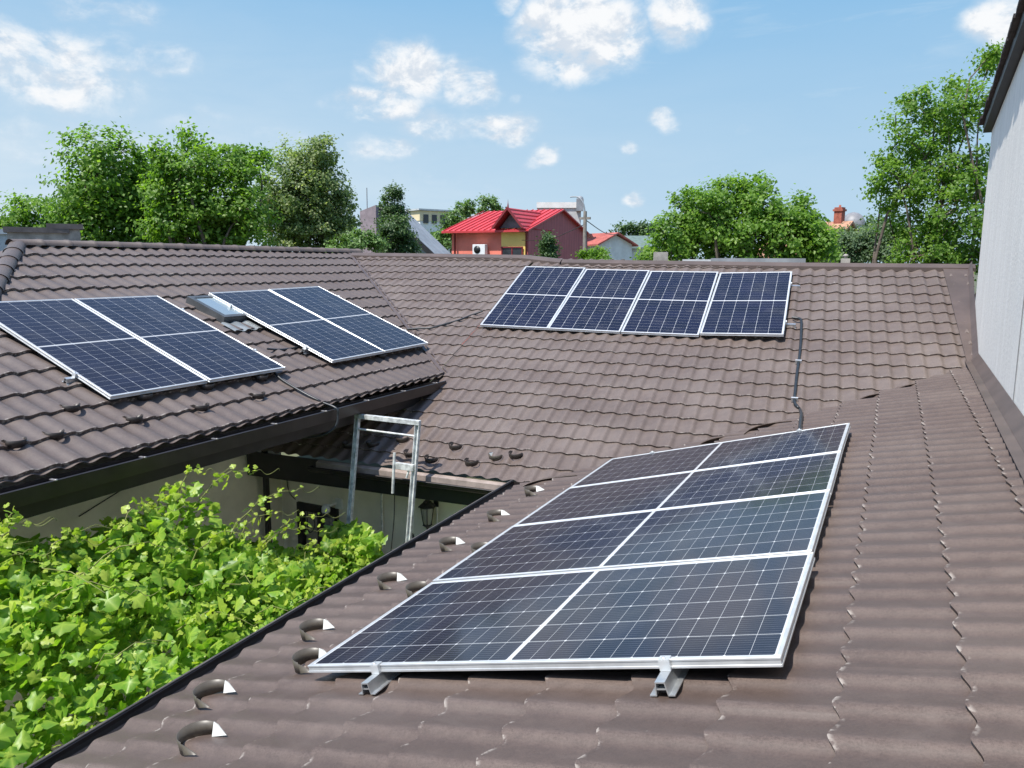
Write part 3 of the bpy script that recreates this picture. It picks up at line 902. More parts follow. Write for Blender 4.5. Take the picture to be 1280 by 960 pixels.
for j, vv in enumerate((-.36, -.60)):
    ap.append([skc + SX * (-.38 + .03 * i) + SY * (vv + .012 * math.sin(i * 1.05)) + SZ * (.035 + .008 * math.sin(i * 1.03)) for i in range(27)])
sa.add(ap[0] + ap[1], [(i, i + 1, 27 + i + 1, 27 + i) for i in range(26)], True)
sa.build('apron', mat_simple('pale_apron', (0.27, 0.29, 0.29), .45, .1, 6, metal=.3), sky_f)

# ------------------------------------------------------------------ snow guards (parts of the roofs)
def guard_mesh():
    """upright strip bent to a bow, open side up-slope; ends folded flat"""
    mb = MB(); n = 14; r = .095
    prev = None
    vs_ = []
    for k in range(n + 1):
        t = math.pi * (0.5 + k / n)      # from far end round the down-slope side to the near end
        x = r * 0.95 * math.cos(t) ; y = r * math.sin(t)
        hh = .066 + .022 * math.sin(math.pi * k / n)
        for (dz) in (.004, hh):
            vs_.append((x, y, dz)); vs_.append((x * .965, y * .965, dz))
    fs = []
    for k in range(n):
        a = 4 * k; b = a + 4
        fs += [(a, b, b + 2, a + 2), (a + 1, a + 3, b + 3, b + 1), (a + 2, b + 2, b + 3, a + 3), (a, a + 1, b + 1, b)]
    mb.add(vs_, fs, True)
    # near foot: folded brown tab
    mb.add([(0.0, -r, .004), (.075, -r * .85, .004), (0.0, -r, .058), (0, -r + .004, .004), (.075, -r * .85 + .004, .004), (0, -r + .004, .058)],
           [(0, 1, 2), (3, 5, 4), (0, 2, 5, 3), (1, 4, 5, 2)])
    tb = MB()
    tb.add([(0.0, r * .99, .066), (.002, r * .99 - .03, .006), (.095, r * .80, .012), (.035, r * .93, .058),
            (0.0, r + .003, .063), (.002, r * .99 - .027, .003), (.095, r * .80 + .003, .009), (.035, r * .93 + .003, .055)],
           [(0, 1, 2, 3), (7, 6, 5, 4), (0, 3, 7, 4), (3, 2, 6, 7)])
    return mb, tb
gmb, gtb = guard_mesh()
def mesh_of(mb, name, mat):
    me = bpy.data.meshes.new(name); me.from_pydata(mb.v, [], mb.f); me.polygons.foreach_set('use_smooth', mb.sm); me.materials.append(mat); return me
gme = mesh_of(gmb, 'snow_guard', M_GUARD); gme.materials.append(M_GUARD_W)
# one mesh with two materials: the bow and its bare end tab
gall = MB(); gall.add(gmb.v, gmb.f, True); nb = len(gmb.f); gall.add(gtb.v, gtb.f)
gme2 = mesh_of(gall, 'snow_guard', M_GUARD); gme2.materials.append(M_GUARD_W)
for i, p in enumerate(gme2.polygons):
    if i >= nb: p.material_index = 1
gme3 = mesh_of(gall, 'snow_guard', M_GUARD_D)
def guards(roof, pl, pix, me, flip=False, scale=1.0, lift=.012):
    up = pl.v; n = pl.n; y = n.cross(up)          # local x = up-slope
    for q in pix:
        P = pl.hit(*q) if len(q) == 2 else pl.P(q[0], q[1])
        o = bpy.data.objects.new('snow_guard', me if not (len(q) == 3) else q[2]); COL.objects.link(o)
        Mx = Matrix((up, y, n)).transposed().to_4x4(); Mx.translation = P + n * lift + Vector((0, 0, ZC))
        jit = Matrix.Rotation(rnd.uniform(-.08, .08), 4, 'Z')
        o.parent = roof
        o.matrix_basis = parent_world(roof).inverted() @ Mx @ jit @ Matrix.Scale(scale, 4)
guards(near_roof, NEAR, [(252, 935), (268, 878), (396, 796), (490, 734), (565, 687), (623, 651), (668, 619), (390, 836)], gme2, scale=.85)
gme4 = mesh_of(gmb, 'snow_guard', M_GUARD)
guards(near_roof, NEAR, [(527, 747), (606, 695), (672, 661), (720, 635)], gme4, scale=.85)
guards(left_roof, LEFT, [(66, 547), (87, 513), (166, 527), (179, 499), (250, 512), (257, 486), (321, 497), (325, 475), (475, 447), (18, 557)], gme3, scale=.75)
guards(far_roof, FAR, [(467, 557), (504, 551), (437, 558), (570, 560), (590, 580), (645, 571), (514, 569), (540, 576)], gme3, scale=.8)
guards(far_roof, FAR, [(620, 573)], gme2, scale=.8)

# ------------------------------------------------------------------ solar panels
NEARP = [((-2.2711, 2.5213, -1.8113), (0.0080, 1.0000, 0.0027), (0.9657, -0.0084, 0.2594)),
         ((-2.2763, 3.5951, -1.8134), (0.0010, 0.9999, 0.0053), (0.9671, -0.0044, 0.2563)),
         ((-2.2747, 4.6514, -1.8104), (-0.004, 0.9999, -0.0017), (0.9672, 0.006, 0.2556)),
         ((-2.2772, 5.7062, -1.8133), (0.0050, 0.9999, 0.006), (0.9656, -0.0066, 0.2587))]
FARP = [((-5.4040, 9.9018, -0.8771), (0.9952, 0.0968, -0.0154), (-0.0825, 0.9120, 0.4017)),
        ((-4.3573, 9.9777, -0.8907), (0.9955, 0.0935, -0.0132), (-0.0810, 0.9173, 0.3899)),
        ((-3.3019, 10.0624, -0.9035), (0.9960, 0.0897, -0.0043), (-0.0811, 0.9195, 0.3847)),
        ((-2.2535, 10.1596, -0.8854), (0.9970, 0.0729, 0.0249), (-0.0770, 0.9268, 0.3676))]
LEFT1P = [((-5.9300, 4.2900, -1.1307), (0.0060, 0.9999, 0.000), (-0.9350, 0.006, 0.3543)),
          ((-5.9156, 5.3520, -1.1264), (0.0050, 1.0000, -0.002), (-0.9361, 0.0071, 0.3518))]
LEFT2P = [((-5.8802, 7.1468, -1.1339), (0.0024, 0.9999, 0.0102), (-0.9330, -0.0014, 0.3598)),
          ((-5.8948, 8.2063, -1.1266), (0.0100, 0.9998, 0.0160), (-0.9315, 0.0046, 0.3643))]


def panel_meshes():
    fr = MB(); t = .035; w = .012
    def piece(x0, y0, x1, y1):
        fr.box(((x0 + x1) / 2, (y0 + y1) / 2, -t / 2), (x1 - x0, y1 - y0, t))
    for (cx_, cy_, sx_, sy_) in ((PW / 2, -.0012, PW + .0048, .0024), (PW / 2, PL + .0012, PW + .0048, .0024), (-.0012, PL / 2, .0024, PL - .0002), (PW + .0012, PL / 2, .0024, PL - .0002)):
        fr.box((cx_, cy_, -.0300), (sx_, sy_, .0098)); fr.box((cx_, cy_, -.0045), (sx_, sy_, .0085))
    piece(0, 0, w, PL); piece(PW - w, 0, PW, PL); piece(w, 0, PW - w, w); piece(w, PL - w, PW - w, PL)
    gl_ = MB(); gl_.box((PW / 2, PL / 2, -.0065), (PW - 2 * w + .001, PL - 2 * w + .001, .007))
    return fr, gl_
frm, glm = panel_meshes()
frame_me = mesh_of(frm, 'frame', M_ALU)
cell_me = mesh_of(glm, 'cells', M_CELL); cell_me_l = mesh_of(glm, 'cells', M_CELL_LEFT); cell_me_b = mesh_of(glm, 'cells', M_CELL_BLUE)


def panels(lst, labels, group, cme):
    for (o, h, v), lab in zip(lst, labels):
        o = Vector(o); h = Vector(h).normalized(); v = Vector(v); v = (v - h * v.dot(h)).normalized()
        n = h.cross(v)
        if n.z < 0:
            o = o + h * PW; h = -h; n = h.cross(v)
        Mx = Matrix((h, v, n)).transposed().to_4x4(); Mx.translation = o + Vector((0, 0, ZC))
        t = thing('solar_panel', None, lab, 'solar panel', group, world=False, matrix=Mx)
        for nm, me in (('frame', frame_me), ('cells', cme)):
            c = bpy.data.objects.new(nm, me); COL.objects.link(c); c.parent = t
            if nm == 'frame':
                b = c.modifiers.new('bevel', 'BEVEL'); b.width = .0015; b.segments = 1

panels(NEARP, ['black solar panel closest to the viewer, front of the large array on the near roof',
               'black solar panel second from the front of the near roof array',
               'blue tinted solar panel second from the back of the near roof array',
               'black solar panel at the back end of the near roof array, by the conduit'], 'solar panels on the near roof', M_CELL and cell_me)
panels(FARP, ['dark blue solar panel at the left end of the row below the back ridge',
              'dark blue solar panel second from left in the row below the back ridge',
              'dark blue solar panel third from left in the row below the back ridge',
              'dark blue solar panel at the right end of the back ridge row, next to conduit'], 'solar panels on the back roof', cell_me_b)
panels(LEFT1P, ['solar panel cut by the left edge of the photo, left of its pair',
                'solar panel directly left of the skylight, right one of its pair'], 'solar panels on the left roof', cell_me_l)
panels(LEFT2P, ['solar panel directly right of the skylight, left one of its pair',
                'solar panel nearest the roof valley, right one of the pair past the skylight'], 'solar panels on the left roof', cell_me_l)


def rails(arr, n, vpos, e0, e1, labels, group, clamp_white=False, drop=.036):
    """mounting rails under an array: hat profile with flanges, end clamps at both ends"""
    o0, h0, v0 = (Vector(q) for q in arr[0]); oN, hN, vN = (Vector(q) for q in arr[-1])
    for vv, lab in zip(vpos, labels):
        a = o0 + v0 * vv - h0 * e0; b = oN + hN * (PW + e1) + vN * vv
        d = (b - a).normalized(); nn = h0.cross(v0)
        if nn.z < 0: nn = -nn
        x = d.cross(nn).normalized(); nn = x.cross(d)
        up = Vector((0, 0, ZC))
        a = a + up - nn * drop; b = b + up - nn * drop
        t = thing('mounting_rail', a, lab, 'rail', group)
        m = MB()
        m.prism([(-.045, -.050), (-.045, -.046), (-.024, -.046), (-.018, -.003), (-.018, 0), (.018, 0), (.018, -.003), (.024, -.046), (.045, -.046), (.045, -.050), (.020, -.050), (.014, -.005), (-.014, -.005), (-.020, -.050)],
                a, b, x, nn)
        m.prism([(-.0185, -.030), (-.0185, -.026), (.0185, -.026), (.0185, -.030)], a + d * .004, b - d * .004, x, nn)
        m.build('rail', M_RAIL, t)
        hol = MB(); hol.prism([(-.017, -.049), (-.0135, -.007), (.0135, -.007), (.017, -.049)], a + d * .025, a + d * .028, x, nn)
        hol2 = MB(); hol2.prism([(-.017, -.049), (-.0135, -.007), (.0135, -.007), (.017, -.049)], b - d * .028, b - d * .025, x, nn)
        hol.build('hollow', M_ALU_DARK, t)
        hol2.build('hollow', M_ALU_DARK, t)
        for (p, s) in ((a + d * e0, -1), (b - d * e1, 1)):
            c = MB()
            c.box(p + d * (s * .011) + nn * .019, (.04, .018, .037), x, d, nn)
            c.box(p + d * (s * .002) + nn * .0395, (.04, .034, .004), x, d, nn)
            c.lathe(p + d * (s * .012) + nn * .04, [(0, .008), (.007, .008), (.007, 0)], 8, nn)
            c.build('end_clamp', M_WHITE_PL if clamp_white else M_ALU, t)


rails(NEARP, 4, (.40, 1.70), .10, .04, ['aluminium rail poking out left under the front edge of the near array',
                                       'aluminium rail poking out right under the front edge of the near array'], 'rails on the near roof')
rails(FARP, 4, (.42, 1.70), .06, .13, ['lower white ended rail behind the back roof panels, by the conduit top',
                                      'upper white ended rail behind the back roof panels, near the ridge'], 'rails on the back roof', True, .060)
rails(LEFT1P, 2, (.47, 1.66), .09, .03, ['silver rail stub sticking out low left of the panel pair at the photo edge',
                                        'upper rail behind the panel pair at the left photo edge'], 'rails on the left roof')
rails(LEFT2P, 2, (.42, 1.70), .04, .05, ['lower silver rail under the panel pair right of the skylight',
                                        'upper silver rail under the panel pair, its clamp beside the skylight'], 'rails on the left roof', True)


# ------------------------------------------------------------------ cables
def on(pl, px, py, up=.03): return pl.hit(px, py) + pl.n * up + Vector((0, 0, ZC))
def smooth_pts(pts, n=6):
    out = []; P = [pts[0]] + list(pts) + [pts[-1]]
    for i in range(1, len(P) - 2):
        for k in range(n):
            t = k / n; a, b, c, d_ = P[i - 1], P[i], P[i + 1], P[i + 2]
            out.append(0.5 * ((2 * b) + (c - a) * t + (2 * a - 5 * b + 4 * c - d_) * t * t + (3 * b - 3 * c + d_ - a) * t ** 3))
    out.append(pts[-1]); return out
def cable(name, pts, r, label, cat, mat=M_CABLE, clips=None, ribs=False):
    pts = smooth_pts([Vector(p) for p in pts])
    mb = MB(); mb.tube(pts, r, 10)
    o = mb.build(name, mat); tag(o, label, cat)
    return o
cond = cable('conduit', [on(FAR, 990, 401, .05), on(FAR, 1000, 403, .05), on(FAR, 1001.5, 410, .04), on(FAR, 1000, 440), on(FAR, 996, 470), on(FAR, 994, 490), on(FAR, 993, 505), on(FAR, 997, 512, .035), on(FAR, 1000, 517, .045),
                         NEAR.hit(1003, 524) + NEAR.n * .05 + Vector((0, 0, ZC)), NEAR.hit(1002, 534) + NEAR.n * .05 + Vector((0, 0, ZC)), NEAR.hit(1001, 548) + NEAR.n * .045 + Vector((0, 0, ZC))], .017, 'thick black conduit running down the back roof to the near array', 'conduit')
for (px_, py_) in ((998, 455), (993, 502)):
    c = MB(); q = on(FAR, px_, py_, .030); c.box(q, (.07, .02, .05), FAR.h, FAR.v, FAR.n)
    c.build('clip', M_ALU, cond)
cable('cable', [on(LEFT, 508, 414, .03), on(FAR, 526, 413, .035), on(FAR, 540, 412), on(FAR, 558, 407), on(FAR, 575, 402), on(FAR, 590, 396), on(FAR, 604, 392.5, .05)], .014,
      'black cable crossing the roof valley to the back panels', 'cable')
e = (LE + .15, 6.29, zL - .02)
cable('cable', [on(LEFT, 340, 469, .05), on(LEFT, 352, 478), on(LEFT, 380, 495), on(LEFT, 398, 504), (LE - .05, 6.28, zL + .035), e, (LE + .17, 6.29, zL - .10), (LE + .165, 6.26, zL - .20), (LE + .08, 6.2, zL - .285), (LE - .1, 6.18, zL - .33), (LE - .5, 6.3, zL - .42)], .013,
      'grey cable dropping from the left panels over the gutter', 'cable')
cable('cable', [on(LEFT, 333, 441, .05), on(LEFT, 350, 440), on(LEFT, 366, 438), on(LEFT, 378, 437, .05)], .013, 'short dark cable linking the two panel pairs on the left roof', 'cable')
cable('wire', [(WX + .02, 4.6, ZC - 2.45), (WX + .02, 5.3, ZC - 2.25), (WX + .02, 6.0, ZC - 2.12), (WX + .02, 6.9, ZC - 1.98)], .006, 'thin dark wire strung along the shaded cream wall', 'wire', M_BLACK)
cable('wire', [(-6.86, WY - .01, ZC - 2.5), (-6.87, WY - .01, ZC - 2.8), (-6.83, WY - .01, ZC - 2.95), (-6.74, WY - .01, ZC - 3.02)], .005, 'thin wire hanging beside the top of the dark door', 'wire', M_BLACK)

# ------------------------------------------------------------------ ladder
lt = thing('ladder', (-4.85, 6.0, 0), 'galvanised steel ladder leaning on the back gutter above the vine', 'ladder')
TL, TR = Vector((-5.25, 6.78, ZC - 1.655)), Vector((-4.455, 6.78, ZC - 1.66))
lean = Vector((0, -.17, -1)).normalized()
for T, nm in ((TL, 'left'), (TR, 'right')):
    m = MB()
    n_ = (T.z) / -lean.z
    m.prism([(-.028, -.02), (.028, -.02), (.028, .02), (.020, .02), (.020, -.012), (-.020, -.012), (-.020, .02), (-.028, .02)], T, T + lean * n_, (1, 0, 0) if nm == 'left' else (-1, 0, 0), (0, -1, .17))
    m.build('side_rail', M_STEEL, lt, .002)
m = MB(); m.box((TL + TR) / 2 + Vector((0, -.005, -.02)), (TR.x - TL.x + .054, .05, .05)); m.build('top_bar', M_STEEL, lt, .003)
for k, dz in enumerate((.165, 1.75, 2.1, 2.45, 2.8)):
    m = MB(); a = TL + lean * dz; b = TR + lean * dz
    m.tube([a + Vector((.02, 0, 0)), b - Vector((.02, 0, 0))], .012, 8); m.build('rung', M_STEEL, lt)
bp = TR + lean * .50
m = MB(); m.box(bp + Vector((-.12, -.01, 0)), (.24, .04, .07)); m.build('bracket', M_STEEL, lt, .003)
m = MB(); m.tube([bp + Vector((-.24, -.02, .14)), bp + Vector((-.245, -.06, -.30))], .016, 8); m.tube([bp + Vector((-.06, 0, .0)), bp + Vector((-.09, -.02, -.12))], .012, 8); m.build('slide_tube', M_STEEL, lt)
cable('rope', [bp + Vector((-.24, -.03, -.28)), bp + Vector((-.235, -.06, -.6)), bp + Vector((-.26, -.10, -1.0)), bp + Vector((-.27, -.15, -1.5))], .006, 'thin dark cord hanging down inside the ladder', 'cord', M_BLACK)
pz = MB(); pz.tube([(-5.35, WY - .05, ZC - 2.55), (-5.36, WY - .05, ZC - 3.6)], .015, 8)
tag(pz.build('pipe', M_STEEL), 'thin grey pipe on the back wall seen through the ladder', 'pipe')

# ------------------------------------------------------------------ wall lantern
lc = Vector((-4.61, WY - .20, ZC - 2.84))
ln = thing('wall_lantern', lc, 'black iron lantern with glass cage on the back wall', 'lantern')
m = MB()
m.lathe(lc, [(0, .20), (.012, .20), (.03, .165), (.05, .155), (.05, .145), (.105, .105), (.11, .095), (0, .095)], 6, smooth=False)
m.lathe(lc + Vector((0, 0, .20)), [(0, .04), (.014, .03), (.014, .01), (.006, 0)], 8)
m.build('cap', M_BLACK, ln)
m = MB()
for k in range(6):
    a = math.pi * 2 * k / 6
    m.bar(lc + Vector((.085 * math.cos(a), .085 * math.sin(a), .095)), lc + Vector((.05 * math.cos(a), .05 * math.sin(a), -.12)), .010, .010, (1, 1, 0))
m.lathe(lc, [(0, -.115), (.055, -.115), (.06, -.125), (.03, -.15), (.012, -.165), (.008, -.19), (0, -.195)], 6, smooth=False)
m.build('cage', M_BLACK, ln)
m = MB(); m.lathe(lc, [(.078, .09), (.045, -.11)], 6, smooth=False)
mgl, tgl, pgl = newmat('lantern_glass')
pgl.inputs['Base Color'].default_value = (.75, .74, .68, 1); pgl.inputs['Roughness'].default_value = .15; pgl.inputs['Transmission Weight'].default_value = .7
m.build('glass', mgl, ln)
m = MB(); m.tube(smooth_pts([lc + Vector((0, 0, .22)), lc + Vector((0, .06, .25)), lc + Vector((0, .13, .20)), lc + Vector((0, .19, .14))]), .010, 8); m.box(lc + Vector((0, .19, .12)), (.06, .015, .16)); m.build('bracket', M_BLACK, ln)
cable('wire', [lc + Vector((.01, .19, .04)), lc + Vector((.012, .19, -.2)), lc + Vector((0.0, .19, -.55))], .010, 'pale cable trailing down the wall below the lantern', 'wire', M_WHITE_PL)

# ------------------------------------------------------------------ security camera by the door
cc = Vector((-6.12, WY - .16, ZC - 3.02))
sc_ = thing('security_camera', cc, 'white dome security camera on the wall beside the dark door', 'camera')
m = MB(); m.lathe(cc, [(0, .07), (.035, .065), (.052, .03), (.054, -.01), (.05, -.03)], 14); m.build('housing', M_WHITE_PL, sc_)
m = MB(); m.lathe(cc, [(.048, -.03), (.046, -.055), (.03, -.08), (0, -.09)], 14); m.build('lens_dome', mat_simple('camera_dome', (.05, .05, .055), .1, .1, 5), sc_)
m = MB(); m.box(cc + Vector((.05, .08, .06)), (.03, .16, .03)); m.box(cc + Vector((.09, .145, .05)), (.10, .03, .13)); m.build('bracket', M_WHITE_PL, sc_)
m = MB(); m.box((cc.x, WY - .10, (ZC - 3.13) / 2), (.09, .08, ZC - 3.13))
tag(m.build('post', mat_simple('grey_post', (.20, .21, .21), .5, .08, 5)), 'square grey post below the white camera', 'post')
cable('wire', [(DX0 + .17, WY - .03, ZC - 3.12), (DX0 + .18, WY - .05, ZC - 3.35), (DX0 + .24, WY - .06, ZC - 3.40), (DX0 + .30, WY - .05, ZC - 3.3), (DX0 + .26, WY - .04, ZC - 3.15), (DX0 + .36, WY - .04, ZC - 3.1)], .006, 'looped black wire hanging in the doorway', 'wire', M_BLACK)

# ------------------------------------------------------------------ white building on the right
wb_ = thing('white_building', (3.5, 6, 0), 'tall white building wall with dark roof edge at the right', 'building')
def wallpt(y, z): return Vector((wallx(y), y, z))
def roofz(y): return ZC + 1.65 + (11.42 - y) * 0.094 if y > 4 else ZC + 1.65 + 7.42 * .094
m = MB()
yA, yB, yM = -4.0, 11.45, 6.72
for (y0, y1) in ((yA, yM - .006), (yM + .006, yB)):
    A = [wallpt(y0, 0), wallpt(y1, 0), wallpt(y1, roofz(y1)), wallpt(y0, roofz(y0))]
    if y0 < 0: A = [wallpt(y0, 0), wallpt(y1, 0), wallpt(y1, roofz(y1)), wallpt(4, roofz(4)), wallpt(y0, roofz(4) - 8 * .094)]
    B = [p + Vector((.25, 0, 0)) for p in A]; n_ = len(A)
    m.add(A + B, [tuple(range(n_)), tuple(range(n_, 2 * n_))[::-1]] + [(i, n_ + i, n_ + (i + 1) % n_, (i + 1) % n_) for i in range(n_)])
m.build('wall', M_STREAK, wb_)
m = MB(); m.box((wallx(yB) + 2.5, yB + .02, ZC / 2 + .8), (4.9, .2, ZC + 1.6)); wq = m.build('wall', M_STREAK, wb_); wq['label'] = 'back wall of the white building'
# rough seam between the two render fields
m = MB(); m.tube([wallpt(yM, 0) + Vector((.004, 0, 0)), wallpt(yM, roofz(yM)) + Vector((.004, 0, 0))], .012, 6)
m.build('seam', mat_simple('seam_grey', (.22, .22, .22), .9, .1, 5), wb_)
# verge board with ragged tile ends
m = MB()
v0, v1 = wallpt(11.60, roofz(11.60) + .02), wallpt(4.0, roofz(4) + .02)
up_ = Vector((0, 0, 1))
m.prism([(.05, 0), (-.085, 0), (-.085, .11), (.05, .11)], v0, v1, (1, 0, 0), up_)
m.build('verge_board', M_FASCIA, wb_)
m = MB()
N_ = 40
for i in range(N_):
    t0 = i / N_; p = v0.lerp(v1, t0); q = v0.lerp(v1, t0 + 1 / N_ + .006)
    dj = rnd.uniform(-.012, .012)
    m.prism([(.30, .115 + dj), (-.13 + dj, .115 + dj), (-.13 + dj, .15 + dj), (.30, .15 + dj)], p + Vector((0, 0, -.012)), q + Vector((0, 0, .012)), (1, 0, 0), up_)
m.build('verge_tiles', mat_simple('dark_old_tile', (.045, .036, .036), .7, .25, 6), wb_)
m = MB()
A = [v0 + Vector((.25, 0, .11)), v1 + Vector((.25, 0, .11)), v1 + Vector((6, 0, .11)), v0 + Vector((6, 0, .11))]
m.add(A + [p + Vector((0, 0, -.08)) for p in A], [(3, 2, 1, 0), (4, 5, 6, 7), (0, 1, 5, 4), (2, 3, 7, 6), (1, 2, 6, 5), (3, 0, 4, 7)])
m.build('roof', mat_simple('dark_old_roof', (.06, .05, .05), .7, .25, 3), wb_)


# ------------------------------------------------------------------ foliage
def leaf_shape_diamond():
    v = np.array([(0, 0, 0), (-.36, .45, .10), (0, 1.0, -.10), (.36, .45, .10)]); v[:, 1] -= .45
    return v, [(0, 1, 2), (0, 2, 3)]
def leaf_shape_vine():
    ang = [-90, -66, -44, -20, 4, 26, 48, 70, 90]
    rad = [.22, .74, .84, .72, .96, .76, .88, .92, 1.08]
    rim = [(rad[i] * math.cos(math.radians(a)), rad[i] * math.sin(math.radians(a))) for i, a in enumerate(ang)]
    full = rim + [(-x, y) for x, y in rim[1:-1][::-1]]
    n = len(full)
    zz = [(.10 * math.sin(5 * math.atan2(y, x)) - .16 * (x * x + y * y)) for x, y in full]
    v = np.array([(0, 0, .04)] + [(x * .55, y * .55, z * .55) for (x, y), z in zip(full, zz)])
    return v, [(0, 1 + i, 1 + (i + 1) % n) for i in range(n)]
def leaf_shape_vine2():
    v, f = leaf_shape_vine(); v = v.copy(); v[:, 2] = v[:, 2] * .4 - .55 * np.abs(v[:, 0]) ** 1.3 + .22 * v[:, 1]; v[:, 0] *= .86
    return v, f
DIA = leaf_shape_diamond(); VIN = leaf_shape_vine(); VIN2 = leaf_shape_vine2()
VEIN = np.array([1.0] + [.15, 0, 1, 0, 1, 0, .3, .2, 1.0, .2, .3, 0, 1, 0, 1, 0])


def leaf_mesh(name, pos, nrm, size, val, shape, mat, seed=0, smooth=False):
    """one mesh out of many leaves: pos (n,3), nrm (n,3), size (n), val (n) leaf tone"""
    rs = np.random.RandomState(seed); n = len(pos)
    sv, sf = shape; k = len(sv)
    nz = nrm / (np.linalg.norm(nrm, axis=1, keepdims=True) + 1e-9)
    rv = rs.normal(size=(n, 3)); rv[:, 2] -= .5
    ty = rv - nz * (rv * nz).sum(1, keepdims=True); ty /= np.linalg.norm(ty, axis=1, keepdims=True) + 1e-9
    tx = np.cross(ty, nz)
    vv = pos[:, None, :] + size[:, None, None] * (sv[None, :, 0:1] * tx[:, None] + sv[None, :, 1:2] * ty[:, None] + sv[None, :, 2:3] * nz[:, None])
    vv = vv.reshape(-1, 3).astype(np.float32)
    F = np.array(sf, dtype=np.int32); nf = len(F)
    ff_ = (F[None] + (np.arange(n) * k)[:, None, None]).reshape(-1, 3).astype(np.int32)
    me = bpy.data.meshes.new(name)
    me.vertices.add(len(vv)); me.vertices.foreach_set('co', vv.ravel())
    me.loops.add(ff_.size); me.loops.foreach_set('vertex_index', ff_.ravel())
    me.polygons.add(len(ff_)); me.polygons.foreach_set('loop_start', np.arange(len(ff_), dtype=np.int32) * 3)
    me.polygons.foreach_set('loop_total', np.full(len(ff_), 3, dtype=np.int32))
    me.update(calc_edges=True)
    if smooth: me.polygons.foreach_set('use_smooth', np.ones(len(ff_), dtype=bool))
    at_ = me.color_attributes.new('leaf', 'FLOAT_COLOR', 'POINT')
    cc_ = np.repeat(val, k); vn_ = np.tile(VEIN if k == len(VEIN) else np.zeros(k), n); cc_ = np.stack([cc_, vn_, cc_, np.ones_like(cc_)], 1).astype(np.float32)
    at_.data.foreach_set('color', cc_.ravel())
    me.materials.append(mat)
    return me


def limb(mb, a, b, r0, r1, rs, wob=.12, n=6):
    a = np.array(a); b = np.array(b); L = np.linalg.norm(b - a); pts = []
    w1, w2 = rs.normal(size=3) * wob * L * .5, rs.normal(size=3) * wob * L * .3
    for i in range(n + 1):
        t = i / n; pts.append(a + (b - a) * t + w1 * math.sin(math.pi * t) + w2 * math.sin(2 * math.pi * t))
    mb.tube(pts, r0, 7, True, r1); return pts


def tree(name, label, cat, lobes, D, mat, leaf=.16, dens=1.0, clump=.45, group=None, seed=1, base=None, shell=.55, per=58, trunk_r=.16, sparse=0.0, depth=.8, limbs=True, cutz=-1.5):
    """lobes: (photo x, photo y, radius px) turned into real round volumes D metres away; (x,y,r,dd) adds dd metres of depth"""
    rs = np.random.RandomState(seed)
    leaf *= .72; clump *= .88; dens *= 1.2
    C = []
    for q in lobes:
        dd = q[3] if len(q) > 3 else rs.uniform(-.5, .5) * depth
        p = at(q[0], q[1], D + dd); R_ = .88 * q[2] / FPX * (D + dd)
        C.append((np.array(p), R_))
    cen = np.mean([c for c, _ in C], axis=0)
    bx = np.array((cen[0], cen[1], 0.0)) if base is None else np.array((*base, 0.0))
    t = thing(name, tuple(bx), label, cat, group)
    pos = []; nrm = []; val = []; tw = MB()
    crown_c = np.array([cen[0], cen[1], min(c[2] - r for c, r in C) * .5 + cen[2] * .5])
    fork = np.array((bx[0], bx[1], max(1.2, crown_c[2] * .55)))
    tr = MB()
    limb(tr, bx - np.array((0, 0, .1)), fork, trunk_r * 1.25, trunk_r * .9, rs, .05, 6)
    for (c, R_) in C:
        if limbs and rs.rand() < .75: limb(tr, fork, c - np.array((0, 0, R_ * .2)), trunk_r * .38, trunk_r * .08, rs, .14, 7)
        nc = max(6, int(dens * 5.2 * (R_ / clump) ** 2))
        for _ in range(nc):
            d = rs.normal(size=3); d /= np.linalg.norm(d)
            rr = R_ * (1 - shell * rs.rand() ** 1.2) * (1 + .20 * abs(rs.normal()) - .06)
            p = c + d * rr * np.array((1, 1, 1.0))
            if p[2] < ZC + cutz and rs.rand() < .6: continue
            if rs.rand() < sparse: continue
            if limbs and rs.rand() < .35: limb(tw, c + d * rr * .25, p, trunk_r * .10, .006, rs, .12, 3)
            m_ = int(per * rs.uniform(.6, 1.4)); cs = clump * rs.uniform(.6, 1.2)
            q = rs.normal(size=(m_, 3)) * cs * np.array((.46, .46, .34)) + p
            pos.append(q)
            nr_ = d[None] * .8 + rs.normal(size=(m_, 3)) * .55 + np.array((-.05, -.25, .75)); nrm.append(nr_)
            tone = np.clip(rs.normal(.45, .17), 0, 1)
            val.append(np.clip(tone + rs.normal(size=m_) * .18, 0, 1))
    pos = np.concatenate(pos); nrm = np.concatenate(nrm); val = np.concatenate(val)
    size = leaf * rs.uniform(.65, 1.25, len(pos))
    me = leaf_mesh('crown', pos, nrm, size, val, DIA, mat, seed)
    link('crown', me, t)
    tr.build('trunk', M_BARK, t)
    if tw.v: tw.build('twigs', M_BARK, t)
    return t


